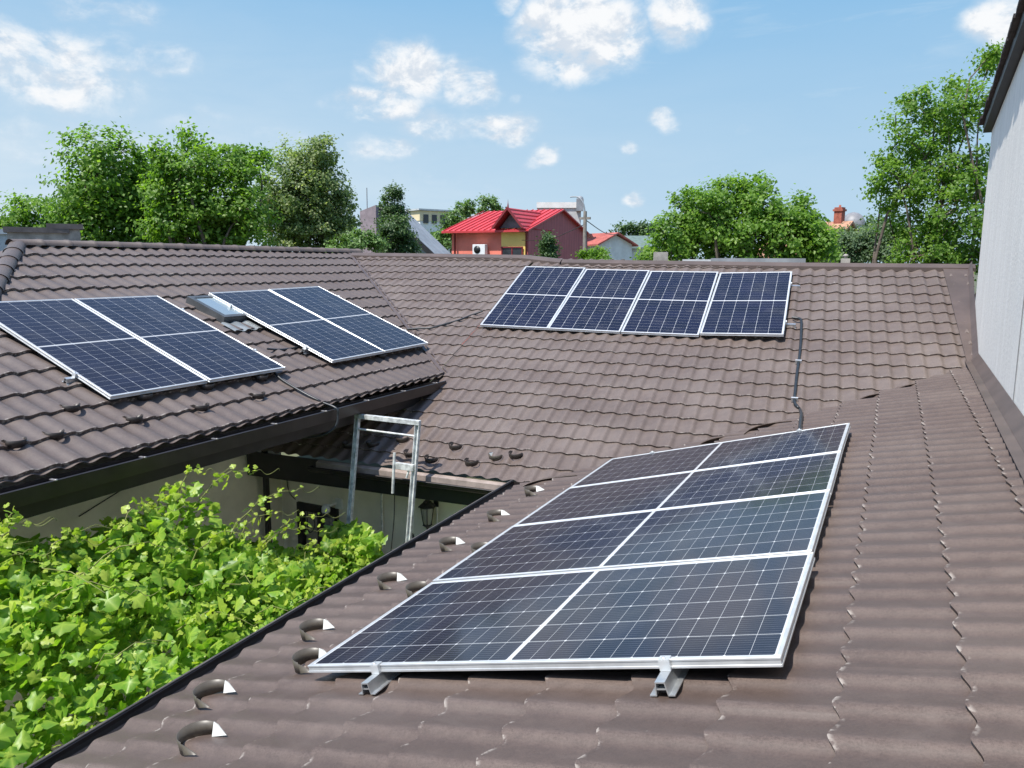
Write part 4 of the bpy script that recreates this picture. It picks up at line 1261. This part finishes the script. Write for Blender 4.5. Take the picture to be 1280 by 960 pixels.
tree('walnut_tree', 'leafy green walnut tree behind the left ridge, left one of the tall pair', 'tree',
     [(128, 210, 46), (104, 246, 36), (167, 214, 26), (150, 262, 52), (96, 285, 28), (185, 250, 36), (118, 285, 36), (160, 295, 40), (205, 290, 36)], 24, L_WALNUT, .17, 1.35, .42, 'trees behind the left ridge', 11, trunk_r=.2)
tree('walnut_tree', 'tallest green walnut tree behind the left ridge, with wispy top shoots', 'tree',
     [(238, 212, 36), (283, 215, 32), (222, 240, 44), (268, 262, 50), (306, 226, 20), (240, 172, 14), (302, 190, 14), (300, 265, 36), (255, 295, 44), (215, 285, 40), (200, 190, 12), (300, 300, 34), (322, 200, 10)], 22, L_WALNUT, .16, 1.35, .40, 'trees behind the left ridge', 12, trunk_r=.2)
tree('linden_tree', 'silvery olive green linden tree right of the tall walnuts', 'tree',
     [(383, 212, 36), (366, 242, 42), (400, 240, 36), (412, 268, 34), (355, 282, 38), (402, 190, 20), (390, 285, 40), (430, 280, 18), (345, 250, 24), (415, 300, 26)], 27, L_LINDEN, .15, 1.5, .36, 'trees behind the left ridge', 13, trunk_r=.2)
tree('conical_tree', 'small dark cone shaped tree left of the red house', 'tree',
     [(491, 243, 10), (490, 258, 15), (494, 275, 20), (494, 293, 24), (497, 310, 24)], 30, L_DARK, .13, 1.6, .28, None, 14, trunk_r=.1)
tree('bush', 'distant light green trees low at the far left edge', 'tree',
     [(42, 266, 22), (14, 276, 20), (72, 276, 22), (30, 288, 22), (60, 295, 20), (-15, 280, 24)], 42, L_WALNUT, .24, 1.2, .6, None, 15)
tree('bush', 'low bright green bush between the linden and the cone shaped tree', 'bush',
     [(440, 306, 16), (456, 298, 13), (468, 306, 12), (425, 312, 12)], 25, L_PALE, .13, 1.4, .28, None, 16, limbs=False)
tree('birch_tree', 'pale green feathery tree left behind the red house', 'tree',
     [(577, 268, 16), (562, 282, 14), (585, 258, 9), (553, 298, 12), (570, 290, 14)], 58, L_PALE, .3, 1.3, .6, 'pale trees behind the red house', 17)
tree('birch_tree', 'small pale treetop showing above the red roof ridge', 'tree',
     [(611, 256, 10), (605, 262, 8), (618, 261, 8)], 62, L_PALE, .3, 1.2, .55, 'pale trees behind the red house', 18)
tree('walnut_tree', 'broad round walnut tree behind the back ridge, right of the red house', 'tree',
     [(900, 264, 36), (862, 272, 34), (840, 298, 34), (945, 252, 30), (975, 272, 28), (985, 300, 34), (925, 242, 18), (952, 232, 12), (825, 309, 18), (880, 300, 42), (930, 292, 46), (1010, 302, 24), (1000, 258, 12), (872, 242, 14), (1030, 310, 22), (905, 236, 12), (812, 325, 11), (1018, 275, 9), (1000, 285, 20), (1026, 292, 16)], 22, L_WALNUT, .15, 1.45, .34, None, 19, trunk_r=.2)
tree('shrub', 'grey green shrub between the brick chimney and the tall tree', 'bush',
     [(1075, 308, 24), (1105, 300, 26), (1060, 302, 16), (1055, 318, 18), (1120, 310, 26)], 27, L_GREY, .13, 1.5, .32, None, 20, limbs=False)
tree('shrub', 'dark green trees behind the grey green shrub', 'tree',
     [(1052, 298, 15), (1092, 288, 18), (1040, 308, 16), (1115, 288, 20)], 36, L_DARK, .18, 1.2, .45, None, 21)
tree('tall_tree', 'tall open crowned tree beside the white building', 'tree',
     [(1148, 128, 24), (1120, 160, 18), (1110, 190, 17), (1162, 172, 30), (1128, 228, 30), (1096, 232, 14), (1185, 140, 28), (1200, 110, 20), (1192, 200, 36), (1160, 240, 34), (1205, 255, 40), (1198, 300, 44), (1140, 280, 34), (1236, 80, 9), (1160, 315, 30), (1225, 130, 22), (1110, 255, 16), (1140, 195, 20), (1105, 205, 10), (1240, 65, 6), (1225, 230, 30), (1212, 322, 26), (1180, 330, 24)],
     16, L_WALNUT, .095, 1.15, .26, None, 22, trunk_r=.10, sparse=.15, per=58)
tree('shrub', 'dark narrow shrub in front of the maroon gable wall', 'bush',
     [(684, 300, 9), (686, 310, 11), (684, 320, 12)], 32, L_DARK, .14, 1.6, .26, None, 23, limbs=False)
tree('shrub', 'small green shrub at the foot of the leaning pole', 'bush',
     [(735, 318, 9), (748, 317, 9), (742, 324, 12), (756, 324, 9)], 30, L_WALNUT, .13, 1.5, .25, None, 24, limbs=False)
tree('distant_tree', 'darker distant treetops on the horizon left of the round walnut', 'tree',
     [(776, 290, 9), (790, 288, 10), (806, 284, 9), (822, 286, 9), (765, 294, 7), (808, 292, 10)], 95, L_DARK, .5, 1.3, 1.0, None, 25)
tree('distant_tree', 'pale distant greenery at the foot of the apartment block', 'tree',
     [(545, 300, 10), (530, 308, 10), (555, 308, 10)], 70, L_PALE, .4, 1.3, .8, None, 26)


# ------------------------------------------------------------------ grapevine over the courtyard
def vine_leaves(rs, n, fz, xr, yr, thick):
    x = rs.uniform(*xr, n); y = rs.uniform(*yr, n)
    dpt = rs.rand(n) ** 1.6 * thick
    z = fz(x, y) - dpt
    return x, y, z, dpt
rs = np.random.RandomState(77)
def canopy(x, y):
    ry_ = np.interp(y, [0.5, 2.0, 2.75, 3.25, 3.7, 4.13, 4.68, 5.25, 5.9, 6.5], [-1.9, -1.75, -1.66, -1.88, -1.90, -1.85, -2.28, -2.56, -2.80, -2.95])
    z = ry_ - .58 * np.clip(x + 4.9, 0, 3) - .35 * np.clip(-4.9 - x, 0, 3)
    z = z + .08 * np.sin(x * 3.1 + 1.0) * np.sin(y * 2.7 + .4) + .06 * np.sin(x * 7.3 + y * 3.0) + .05 * np.sin(y * 9.1 - x * 4)
    return z + ZC
vine = thing('grapevine', (-5, 3.5, 0), 'large bright green grapevine spreading over the courtyard at lower left', 'vine')
x, y, z, dpt = vine_leaves(rs, 13500, canopy, (-6.4, -3.15), (.4, 6.3), .95)
x2, y2, z2, d2 = vine_leaves(rs, 3500, lambda a, b: canopy(a, b) - .45, (-6.3, -3.15), (.2, 6.2), .9)
x, y, z, dpt = np.concatenate([x, x2]), np.concatenate([y, y2]), np.concatenate([z, z2]), np.concatenate([dpt, d2 + .6])
ok = (z < ZC + NEAR.z(-3.3, 0) - .12) | (x < -3.55)
x, y, z, dpt = x[ok], y[ok], z[ok], dpt[ok]
pos = np.stack([x, y, z], 1)
nrm = rs.normal(size=pos.shape) * .68 + np.array((-.05, -.30, .85))
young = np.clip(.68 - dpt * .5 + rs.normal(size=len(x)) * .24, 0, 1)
size = (.055 + .105 * rs.rand(len(x)) ** 1.5) * np.where(young > .8, .6, 1.0)
hf = rs.rand(len(pos)) < .5
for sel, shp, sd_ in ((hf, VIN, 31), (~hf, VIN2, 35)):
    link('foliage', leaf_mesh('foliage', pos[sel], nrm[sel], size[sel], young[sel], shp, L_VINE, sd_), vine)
# shoots rising out of the canopy with small yellow leaves
stems = MB(); sp = []; ss = []
shoots = [((-4.9, 4.0), (.10, .25, .30)), ((-4.85, 4.2), (.2, .45, .25)), ((-4.7, 4.35), (.25, .5, .38)), ((-4.65, 4.5), (.28, .60, .34)), ((-5.1, 4.0), (.0, .2, .22)), ((-4.95, 2.75), (0, .1, .30)), ((-4.9, 3.0), (.12, .15, .22)), ((-4.9, 2.6), (.1, .15, .38)), ((-4.9, 2.4), (.1, .1, .35)),
          ((-4.9, 4.9), (.2, .5, .16)), ((-5.0, 5.3), (.1, .3, .22)), ((-4.7, 5.4), (.05, .4, .22)), ((-4.9, 3.5), (.1, .3, .2)), ((-4.4, 2.6), (.3, .4, .12)), ((-4.2, 3.4), (.4, .3, .1)), ((-4.0, 4.3), (.25, .4, .1)), ((-4.6, 3.0), (.3, .5, .15)), ((-4.8, 2.2), (.3, .4, .2)), ((-4.9, 4.6), (.1, .4, .25)), ((-4.5, 3.8), (.2, .4, .2))]
for (bx, by), dv in shoots:
    b0 = np.array((bx, by, float(canopy(np.array(bx), np.array(by))) - .1)); dv = np.array(dv)
    pts = []
    for i in range(8):
        t = i / 7
        pts.append(b0 + dv * t + np.array((0, 0, .10 * math.sin(math.pi * t) - .10 * t * t)) + rs.normal(size=3) * .012)
    stems.tube(pts, .0055, 6, True, .002)
    for i in range(1, 8):
        for _ in range(3):
            sp.append(pts[i] + rs.normal(size=3) * .03); ss.append(.075 * (1.1 - .085 * i) * rs.uniform(.6, 1.2))
    # tendril
    e_ = pts[-1]; tp = [e_ + np.array((.02 * math.cos(a * 1.7) * a / 3 + .03 * a, .03 * a, .025 * math.sin(a * 1.9))) for a in np.linspace(0, 5, 14)]
    stems.tube(tp, .002, 5)
sp = np.array(sp); ss = np.array(ss)
link('young_leaves', leaf_mesh('young_leaves', sp, rs.normal(size=sp.shape) * .8 + np.array((0, -.2, .7)), ss, np.clip(rs.normal(.85, .15, len(sp)), 0, 1), VIN, L_VINE, 32), vine)
for _ in range(46):
    bx, by = rs.uniform(-6.4, -3.7), rs.uniform(1.4, 6.0); b0 = np.array((bx, by, float(canopy(np.array(bx), np.array(by))) - .05))
    d_ = rs.normal(size=3) * np.array((.35, .35, .06)); stems.tube([b0, b0 + d_ * .5 + np.array((0, 0, .05)), b0 + d_], .004, 5, True, .002)
for (bx, by) in ((-6.2, 2.6), (-5.0, 5.9)):
    stems.tube([(bx, by, 0), (bx + .05, by + .04, 1.0), (bx - .03, by - .03, 1.9), (bx + .2, by, ZC - 2.9)], .035, 8, True, .02)
stems.build('stem', M_STEM, vine)
# pergola frame below the vine
pg_ = thing('pergola', (-5, 3.5, 0), 'dark wire pergola frame hidden under the large grapevine', 'pergola')
m = MB()
for (xx, yy) in ((-6.5, 1.2), (-3.7, 1.2), (-6.5, 5.9), (-3.8, 5.9)):
    m.box((xx, yy, .75), (.05, .05, 1.5))
for xx in (-6.5, -5.6, -4.7, -3.75): m.bar((xx, .8, 1.5), (xx, 6.1, 1.5), .03, .03)
m.build('frame', M_BLACK, pg_)

# second clump at the ladder
v2 = thing('grapevine', (-5.0, 6.0, 0), 'small upright clump of vine leaves growing at the ladder', 'vine')
n = 640
lx = rs.uniform(-5.24, -4.56, n); lz = rs.uniform(-3.70, -2.74, n); ly = 6.28 + rs.uniform(-.16, .10, n) - .22 * (lx + 5.1)
lz = lz - .10 * np.abs(lx + 4.95)
pos = np.stack([lx, ly, lz + ZC], 1); nrm = rs.normal(size=pos.shape) * .5 + np.array((.1, -.7, .65))
link('foliage', leaf_mesh('foliage', pos, nrm, rs.uniform(.08, .17, n), np.clip(rs.normal(.58, .2, n), 0, 1), VIN2, L_VINE, 33), v2)
m = MB()
for k in range(3): m.tube([(-5.1 + .08 * k, 6.2, 0), (-5.15 + .1 * k, 6.22, .8), (-5.2 + .12 * k, 6.3, ZC - 3.2)], .016, 6, True, .006)
m.build('stem', M_STEM, v2)


# ------------------------------------------------------------------ neighbourhood beyond the ridges
def frame_at(px, D, ang):
    """local frame: origin on the ground at a bearing; e1 = left along facade, e2 = away, turned by ang"""
    o = at(px, 330, D); o.z = 0
    fw = Vector((o.x, o.y, 0)).normalized(); rt = Vector((fw.y, -fw.x, 0))
    c, s = math.cos(ang), math.sin(ang)
    e2 = fw * c + rt * s; e1 = -(rt * c - fw * s)
    return o, e1, e2

# red house ------------------------------------------------------
o, e1, e2 = frame_at(660, 45, math.radians(27))
UZ = Vector((0, 0, 1))
rh = thing('red_house', o, 'salmon red house with bright red metal roof and maroon side wall', 'house')
def R(a, b, c): return o + e1 * a + e2 * b + UZ * c
HE, HR, HW, HL = ZC + 2.05, ZC + 3.38, 8.8, 5.2
m = MB()
m.hexa([R(1.25, 0, 0), R(HL, 0, 0), R(HL, HW, 0), R(1.25, HW, 0), R(1.25, 0, HE), R(HL, 0, HE), R(HL, HW, HE), R(1.25, HW, HE)])
m.build('wall', M_SALMON, rh)['label'] = 'salmon red front wall'
m = MB()
m.hexa([R(.12, -.12, 0), R(1.70, -.12, 0), R(1.70, .1, 0), R(.12, .1, 0), R(.12, -.12, HE), R(1.70, -.12, HE), R(1.70, .1, HE), R(.12, .1, HE)])
m.build('wall', M_YELLOW, rh)['label'] = 'yellow front bay'
m = MB()
prof = [(0, 0), (HW, 0), (HW, HE - .15), (HW * .5, HR - .05), (0, HE - .15)]
A = [R(0, b, c) for b, c in prof]; B = [R(.2, b, c) for b, c in prof]; n_ = len(A)
m.add(A + B, [tuple(range(n_))[::-1], tuple(range(n_, 2 * n_))] + [(i, (i + 1) % n_, n_ + (i + 1) % n_, n_ + i) for i in range(n_)])
m.build('gable_wall', M_MAROON, rh)
# roof: two slopes, standing seams, cross gable
rf = MB()
def slab(mb, P, t=.08):
    mb.hexa([p - UZ * t for p in P] + list(P))
oe = -.45
slab(rf, [R(-.25, oe, HE - .12), R(-.25, HW * .5, HR), R(HL + .1, HW * .5, HR), R(HL + .45, oe, HE - .12)][::-1])
slab(rf, [R(-.25, HW * .5, HR), R(-.25, HW - oe, HE - .22), R(HL + .4, HW - oe, HE - .22), R(HL + .1, HW * .5, HR)][::-1])
for i in range(15):
    a = -.1 + i * .40
    rf.bar(R(a, oe, HE - .09), R(a, HW * .5, HR + .03), .035, .05)
# cross gable over the yellow bay
ap = R(.95, -.75, HE + 1.12); bk = R(.95, 4.2, HE + 1.12)
rf.add([R(-.05, -.75, HE - .05), ap, bk, R(-.05, 3.2, HE - .05)], [(0, 1, 2, 3)]); rf.add([R(1.95, -.75, HE - .05), ap, bk, R(1.95, 3.2, HE - .05)], [(3, 2, 1, 0)])
for s in (-1, 1):
    for i in range(5):
        t = (i + .5) / 5; rf.bar(R(.95 + s * t, -.75, HE + 1.15 - t * 1.17), R(.95 + s * t, 3.7 - t * .8, HE + 1.15 - t * 1.17), .03, .05)
rf.bar(R(-.05, oe, HE - .18), R(HL + .4, oe, HE - .18), .12, .12)
roof_o = rf.build('roof', M_REDROOF, rh)
m = MB(); m.add([R(.12, -.14, HE), R(1.78, -.14, HE), R(.95, -.14, HE + .94), R(.12, -.10, HE), R(1.78, -.10, HE), R(.95, -.10, HE + .94)], [(0, 1, 2), (5, 4, 3), (0, 3, 4, 1), (1, 4, 5, 2), (2, 5, 3, 0)])
m.build('gable_panel', mat_simple('grey_gable', (.16, .16, .18), .6, .15, 3), rh)
m = MB()
for s in (-1, 1): m.bar(R(.95, -.78, HE + 1.10), R(.95 + s * 1.0, -.78, HE - .04), .06, .12)
m.build('barge_board', M_TRIM, rh)
m = MB(); m.lathe(R(.95, -.7, HE + 1.12), [(.06, 0), (.02, .25), (.0, .5)], 8); m.build('finial', M_TRIM, rh)
m = MB()
for a in (.02, HL - .35): m.tube([R(a, -.2, 0), R(a, -.2, HE - .3), R(a, -.42, HE - .15)], .06, 8)
m.build('downpipe', M_TRIM, rh)
wd = MB(); wd.box(R(.95, -.14, HE - 1.42), (1.35, .08, .65), e1, e2, UZ)
wdo = wd.build('window', M_GLASS_DARK, rh)
wf = MB()
for a in (.28, .95, 1.62): wf.box(R(a, -.19, HE - 1.42), (.07, .04, .65), e1, e2, UZ)
for c in (-1.75, -1.09): wf.box(R(.95, -.21, HE + c), (1.45, .04, .07), e1, e2, UZ)
wf.build('window_frame', M_TRIM, wdo)
# outdoor unit on the red wall
q = R(3.05, -.28, HE - 1.22)
ac = thing('air_conditioner', q, 'white outdoor unit with round black fan on the salmon wall', 'air conditioner')
m = MB(); m.box(q, (.85, .32, .60), e1, e2, UZ); m.build('casing', M_WHITE_PL, ac, .02)
m = MB(); m.lathe(q - e2 * .165 + e1 * .1, [(0, .0), (.22, .0), (.22, .02), (0, .02)], 20, -e2); m.build('fan_grille', M_BLACK, ac)

# white roof block with railing behind the red house -----------------------
o2, f1, f2 = frame_at(700, 62, 0)
wbk = thing('flat_roofed_building', o2, 'white flat roofed building peeping over the red roof', 'building')
m = MB(); zt = (330 - 259) / FPX * 62 + ZC
m.box(o2 + f1 * .1 + UZ * (zt / 2), (3.3, 3, zt), f1, f2, UZ); m.build('wall', mat_simple('pale_grey_wall', (.50, .50, .50), .8, .08, 2), wbk)
m = MB(); m.box(o2 + f1 * .1 + UZ * (zt - .10), (3.5, 3.2, .42), f1, f2, UZ); m.build('coping', M_WHITE_WALL, wbk)
m = MB(); cq = o2 - f1 * 1.45 + UZ * zt
m.box(cq + UZ * -.1 - f2 * 1.7, (.55, .5, .9), f1, f2, UZ); m.lathe(cq + UZ * .35 - f2 * 1.7, [(.25, 0), (.24, .12), (.12, .2), (0, .22)], 10); m.build('roof_tank', M_GREY_ROOF, wbk)

# apartment block ------------------------------------------------
o3, h1, h2 = frame_at(534, 92, math.radians(-30))
apt = thing('apartment_block', o3, 'distant white and yellow apartment block with balconies', 'building')
zt = (330 - 268) / FPX * 92 + ZC
m = MB(); m.box(o3 + UZ * zt / 2, (4.6, 5, zt), h1, h2, UZ); m.build('wall', mat_simple('apartment_white', (.80, .79, .76), .8, .05, 1), apt)
m = MB(); m.box(o3 + UZ * (zt - .62) , (4.75, 5.15, 1.1), h1, h2, UZ); m.build('upper_storey', mat_simple('apartment_yellow', (.74, .62, .40), .8, .05, 1), apt)
m = MB(); m.box(o3 + UZ * (zt + .05), (5.2, 5.6, .18), h1, h2, UZ); m.build('roof', M_PALE_ROOF, apt)
for r_ in range(2):
    for c_ in range(4):
        m = MB(); m.box(o3 - h2 * 2.6 + h1 * (-1.7 + 1.1 * c_) + UZ * (zt - .95 - 1.9 * r_), (.62, .12, .95), h1, h2, UZ); m.build('window', M_GLASS_DARK, apt)
for c_ in range(4):
    m = MB(); m.box(o3 - h1 * 2.4 + h2 * (-1.7 + 1.15 * c_) + UZ * (zt - .95), (.12, .6, .95), h1, h2, UZ); m.build('window', M_GLASS_DARK, apt)

# grey steep roof house ------------------------------------------
o4, i1, i2 = frame_at(500, 40, math.radians(20))
gh = thing('grey_roofed_house', o4, 'house with steep grey metal roof behind the small cone tree', 'house')
zr = (330 - 261) / FPX * 40 + ZC; ze = (330 - 318) / FPX * 40 + ZC
def Q(a, b, c): return o4 + i1 * a + i2 * b + UZ * c
m = MB(); m.hexa([Q(1.85, -.6, 0), Q(1.0, -.6, 0), Q(1.0, 3.2, 0), Q(1.85, 3.2, 0), Q(1.85, -.6, zr - .3), Q(1.0, -.6, zr), Q(1.0, 3.2, zr), Q(1.85, 3.2, zr - .3)][::1])
m.build('wall', M_VIOLET, gh)
m = MB()
prof = [(1.0, 0), (-1.8, 0), (-1.8, ze - .2), (1.0, zr)]
A = [Q(a, 0, c) for a, c in prof]; B = [Q(a, 4, c) for a, c in prof]
m.add(A + B, [(0, 1, 2, 3), (7, 6, 5, 4), (0, 4, 5, 1), (1, 5, 6, 2), (2, 6, 7, 3), (3, 7, 4, 0)])
m.build('gable_wall', M_GREY_ROOF, gh)
m = MB(); m.bar(Q(1.02, -.12, zr + .03), Q(-1.95, -.12, ze - .25), .25, .10, i2); m.build('roof_edge', M_FASCIA, gh)
m = MB(); m.tube([Q(1.7, 0, zr - .2), Q(1.7, 0, zr + .9)], .025, 6); m.build('antenna', M_GREY_ROOF, gh)

# utility pole ---------------------------------------------------
pb = at(731, 330, 34); pb.z = 0; pt = at(731.5, 264, 34)
up = thing('utility_pole', pb, 'grey utility pole with curved lamp arm beside the maroon wall', 'utility pole')
m = MB(); m.tube([pb, pt], .11, 10, True, .08); m.build('pole', M_WOOD, up)
m = MB(); m.tube(smooth_pts([pt - UZ * .1, pt + UZ * .35 + Vector((-.1, 0, 0)), pt + UZ * .6 + Vector((-.35, 0, 0)), pt + UZ * .62 + Vector((-.7, 0, 0))]), .03, 6); m.build('lamp_arm', M_GREY_ROOF, up)
m = MB(); m.box(pt - UZ * .3, (.5, .08, .10)); m.build('crossarm', M_WOOD, up)
w1_ = at(772, 293, 60)
cable('power_line', [pt - UZ * .35, (pt - UZ * .35).lerp(w1_, .5) - UZ * .25, w1_], .022, 'black power line running right from the utility pole', 'cable', M_BLACK)
w2_ = R(.2, -.4, HE - .7)
cable('power_line', [pt - UZ * .55, (pt - UZ * .55).lerp(w2_, .5) - UZ * .3, w2_], .018, 'thin sagging power line from the pole across the red house', 'cable', M_BLACK)

# small houses right of the pole ----------------------------------
def small_house(name, px, D, ang, w, d_, eave_py, ridge_py, wall_m, roof_m, label, chim=False):
    o_, a1_, a2_ = frame_at(px, D, ang)
    t = thing(name, o_, label, 'house')
    ze_ = (330 - eave_py) / FPX * D + ZC; zr_ = (330 - ridge_py) / FPX * D + ZC
    T = lambda a, b, c: o_ + a1_ * a + a2_ * b + UZ * c
    mm = MB(); prof_ = [(-d_ / 2, 0), (d_ / 2, 0), (d_ / 2, ze_), (0, zr_ - .08), (-d_ / 2, ze_)]
    A_ = [T(-w / 2, b, c) for b, c in prof_]; B_ = [T(w / 2, b, c) for b, c in prof_]
    mm.add(A_ + B_, [(0, 1, 2, 3, 4), (9, 8, 7, 6, 5)] + [(i, 5 + i, 5 + (i + 1) % 5, (i + 1) % 5) for i in range(5)])
    mm.build('wall', wall_m, t)
    mm = MB(); ov = .35; sl = (zr_ - ze_) / (d_ / 2)
    for s in (-1, 1):
        P_ = [T(-w / 2 - ov, s * (d_ / 2 + ov), ze_ - sl * ov), T(w / 2 + ov, s * (d_ / 2 + ov), ze_ - sl * ov), T(w / 2 + ov, 0, zr_), T(-w / 2 - ov, 0, zr_)]
        mm.hexa([p for p in P_] + [p + UZ * .12 for p in P_])
    ro = mm.build('roof', roof_m, t)
    if chim:
        mm = MB(); mm.box(T(w * chim, 0, zr_ + .20), (.36, .36, 1.1), a1_, a2_, UZ); mm.box(T(w * chim, 0, zr_ + .62), (.46, .46, .09), a1_, a2_, UZ); mm.lathe(T(w * chim, 0, zr_ + .74), [(.05, 0), (.05, .12), (0, .12)], 8)
        mm.build('chimney', M_BRICK_RED, ro)
    for k in (-.25, .25):
        mm = MB(); mm.box(T(w * k, -d_ / 2 - .02, ze_ - 1.0), (.8, .08, .9), a1_, a2_, UZ); mm.build('window', M_GLASS_DARK, t)
    return t
small_house('small_house', 752, 62, math.radians(50), 3.2, 3.4, 306, 294, M_WHITE_WALL, mat_simple('faded_red_roof', (.38, .10, .08), .8, .15, 2), 'small white house with faded red roof right of the pole')
small_house('small_house', 786, 66, math.radians(-8), 4.0, 5, 310, 297, M_WHITE_WALL, M_GREENROOF, 'small pale house with green grey roof left of the round walnut')
small_house('brick_house', 1014, 40, math.radians(25), 3.0, 4.4, 318, 284, M_ORANGE, M_ORANGE, 'house with orange clay roof and brick chimney behind the walnut', -.40)

# dome -----------------------------------------------------------
dq = at(1066, 281, 75)
dm_ = thing('church_dome', (dq.x, dq.y, 0), 'small grey dome above the trees right of the brick chimney', 'dome')
m = MB(); m.lathe(dq, [(.95, -dq.z), (.95, 0)], 20); m.build('drum', M_WHITE_WALL, dm_)
m = MB(); m.lathe(dq, [(1.05, -.05), (1.05, .02), (.98, .35), (.75, .75), (.4, 1.0), (0, 1.1)], 20); m.build('dome', M_DOME, dm_)

# parapet block and pale roof at far left -------------------------
def block(name, px0, px1, top, D, depth, mat, label, cat, cop=None, ang=0.0):
    o_, a1_, a2_ = frame_at((px0 + px1) / 2, D, ang)
    t = thing(name, o_, label, cat)
    w = (px1 - px0) / FPX * D * 1.0 * (1 + ((px0 + px1) / 2 - 640) ** 2 / FPX ** 2) ** .5
    zt_ = at((px0 + px1) / 2, top, D).z
    mm = MB(); mm.box(o_ + a2_ * depth / 2 + UZ * zt_ / 2, (w, depth, zt_), a1_, a2_, UZ); mm.build('wall', mat, t)
    if cop is not None:
        mm = MB(); mm.box(o_ + a2_ * depth / 2 + UZ * (zt_ + .03), (w + .12, depth + .12, .10), a1_, a2_, UZ); mm.build('coping', cop, t)
    return t, o_, a1_, a2_, w, zt_
M_COP = mat_simple('dark_coping', (.12, .105, .10), .7, .15, 4)
block('parapet_wall', 27, 72, 289.5, 18, .5, M_CONCRETE, 'lower concrete parapet with dark coping behind the left ridge', 'wall', M_COP)
block('chimney_block', 73, 97, 285, 18, .55, M_CONCRETE, 'taller concrete block at the right end of the parapet', 'chimney', M_COP)
block('shed', -60, 26, 291, 19.5, 4, M_PALE_ROOF, 'pale flat shed roof at the far left edge', 'shed', M_PALE_ROOF)
block('chimney_block', 817, 834, 315, 16.5, .3, M_CONCRETE, 'small pale concrete chimney just behind the back ridge', 'chimney')
block('shed', 858, 896, 328.5, 19, 3, M_PALE_ROOF, 'pale sloped metal roof behind the panels at the ridge', 'shed', M_PALE_ROOF, .2)
block('shed', 899, 994, 327.5, 18, 3, M_GREY_ROOF, 'long flat grey shed roof behind the right end of the panels', 'shed', M_GREY_ROOF)
t, o_, a1_, a2_, w, zt_ = block('vent_stack', 1052, 1061, 323, 16.5, .16, M_CONCRETE, 'tiny cream vent stack on the ridge left of the tall tree', 'vent')
mm = MB(); q = o_ + UZ * zt_ + a2_ * .08; mm.lathe(q, [(.03, 0), (.03, .04), (.07, .04), (.03, .08), (0, .09)], 8); mm.build('cowl', M_CONCRETE, t)
block('brick_wall', 1120, 1150, 329, 18, .3, M_ORANGE, 'low orange wall top behind the right end of the ridge', 'wall')

for o in list(bpy.data.objects):
    if '_world' in o: del o['_world']
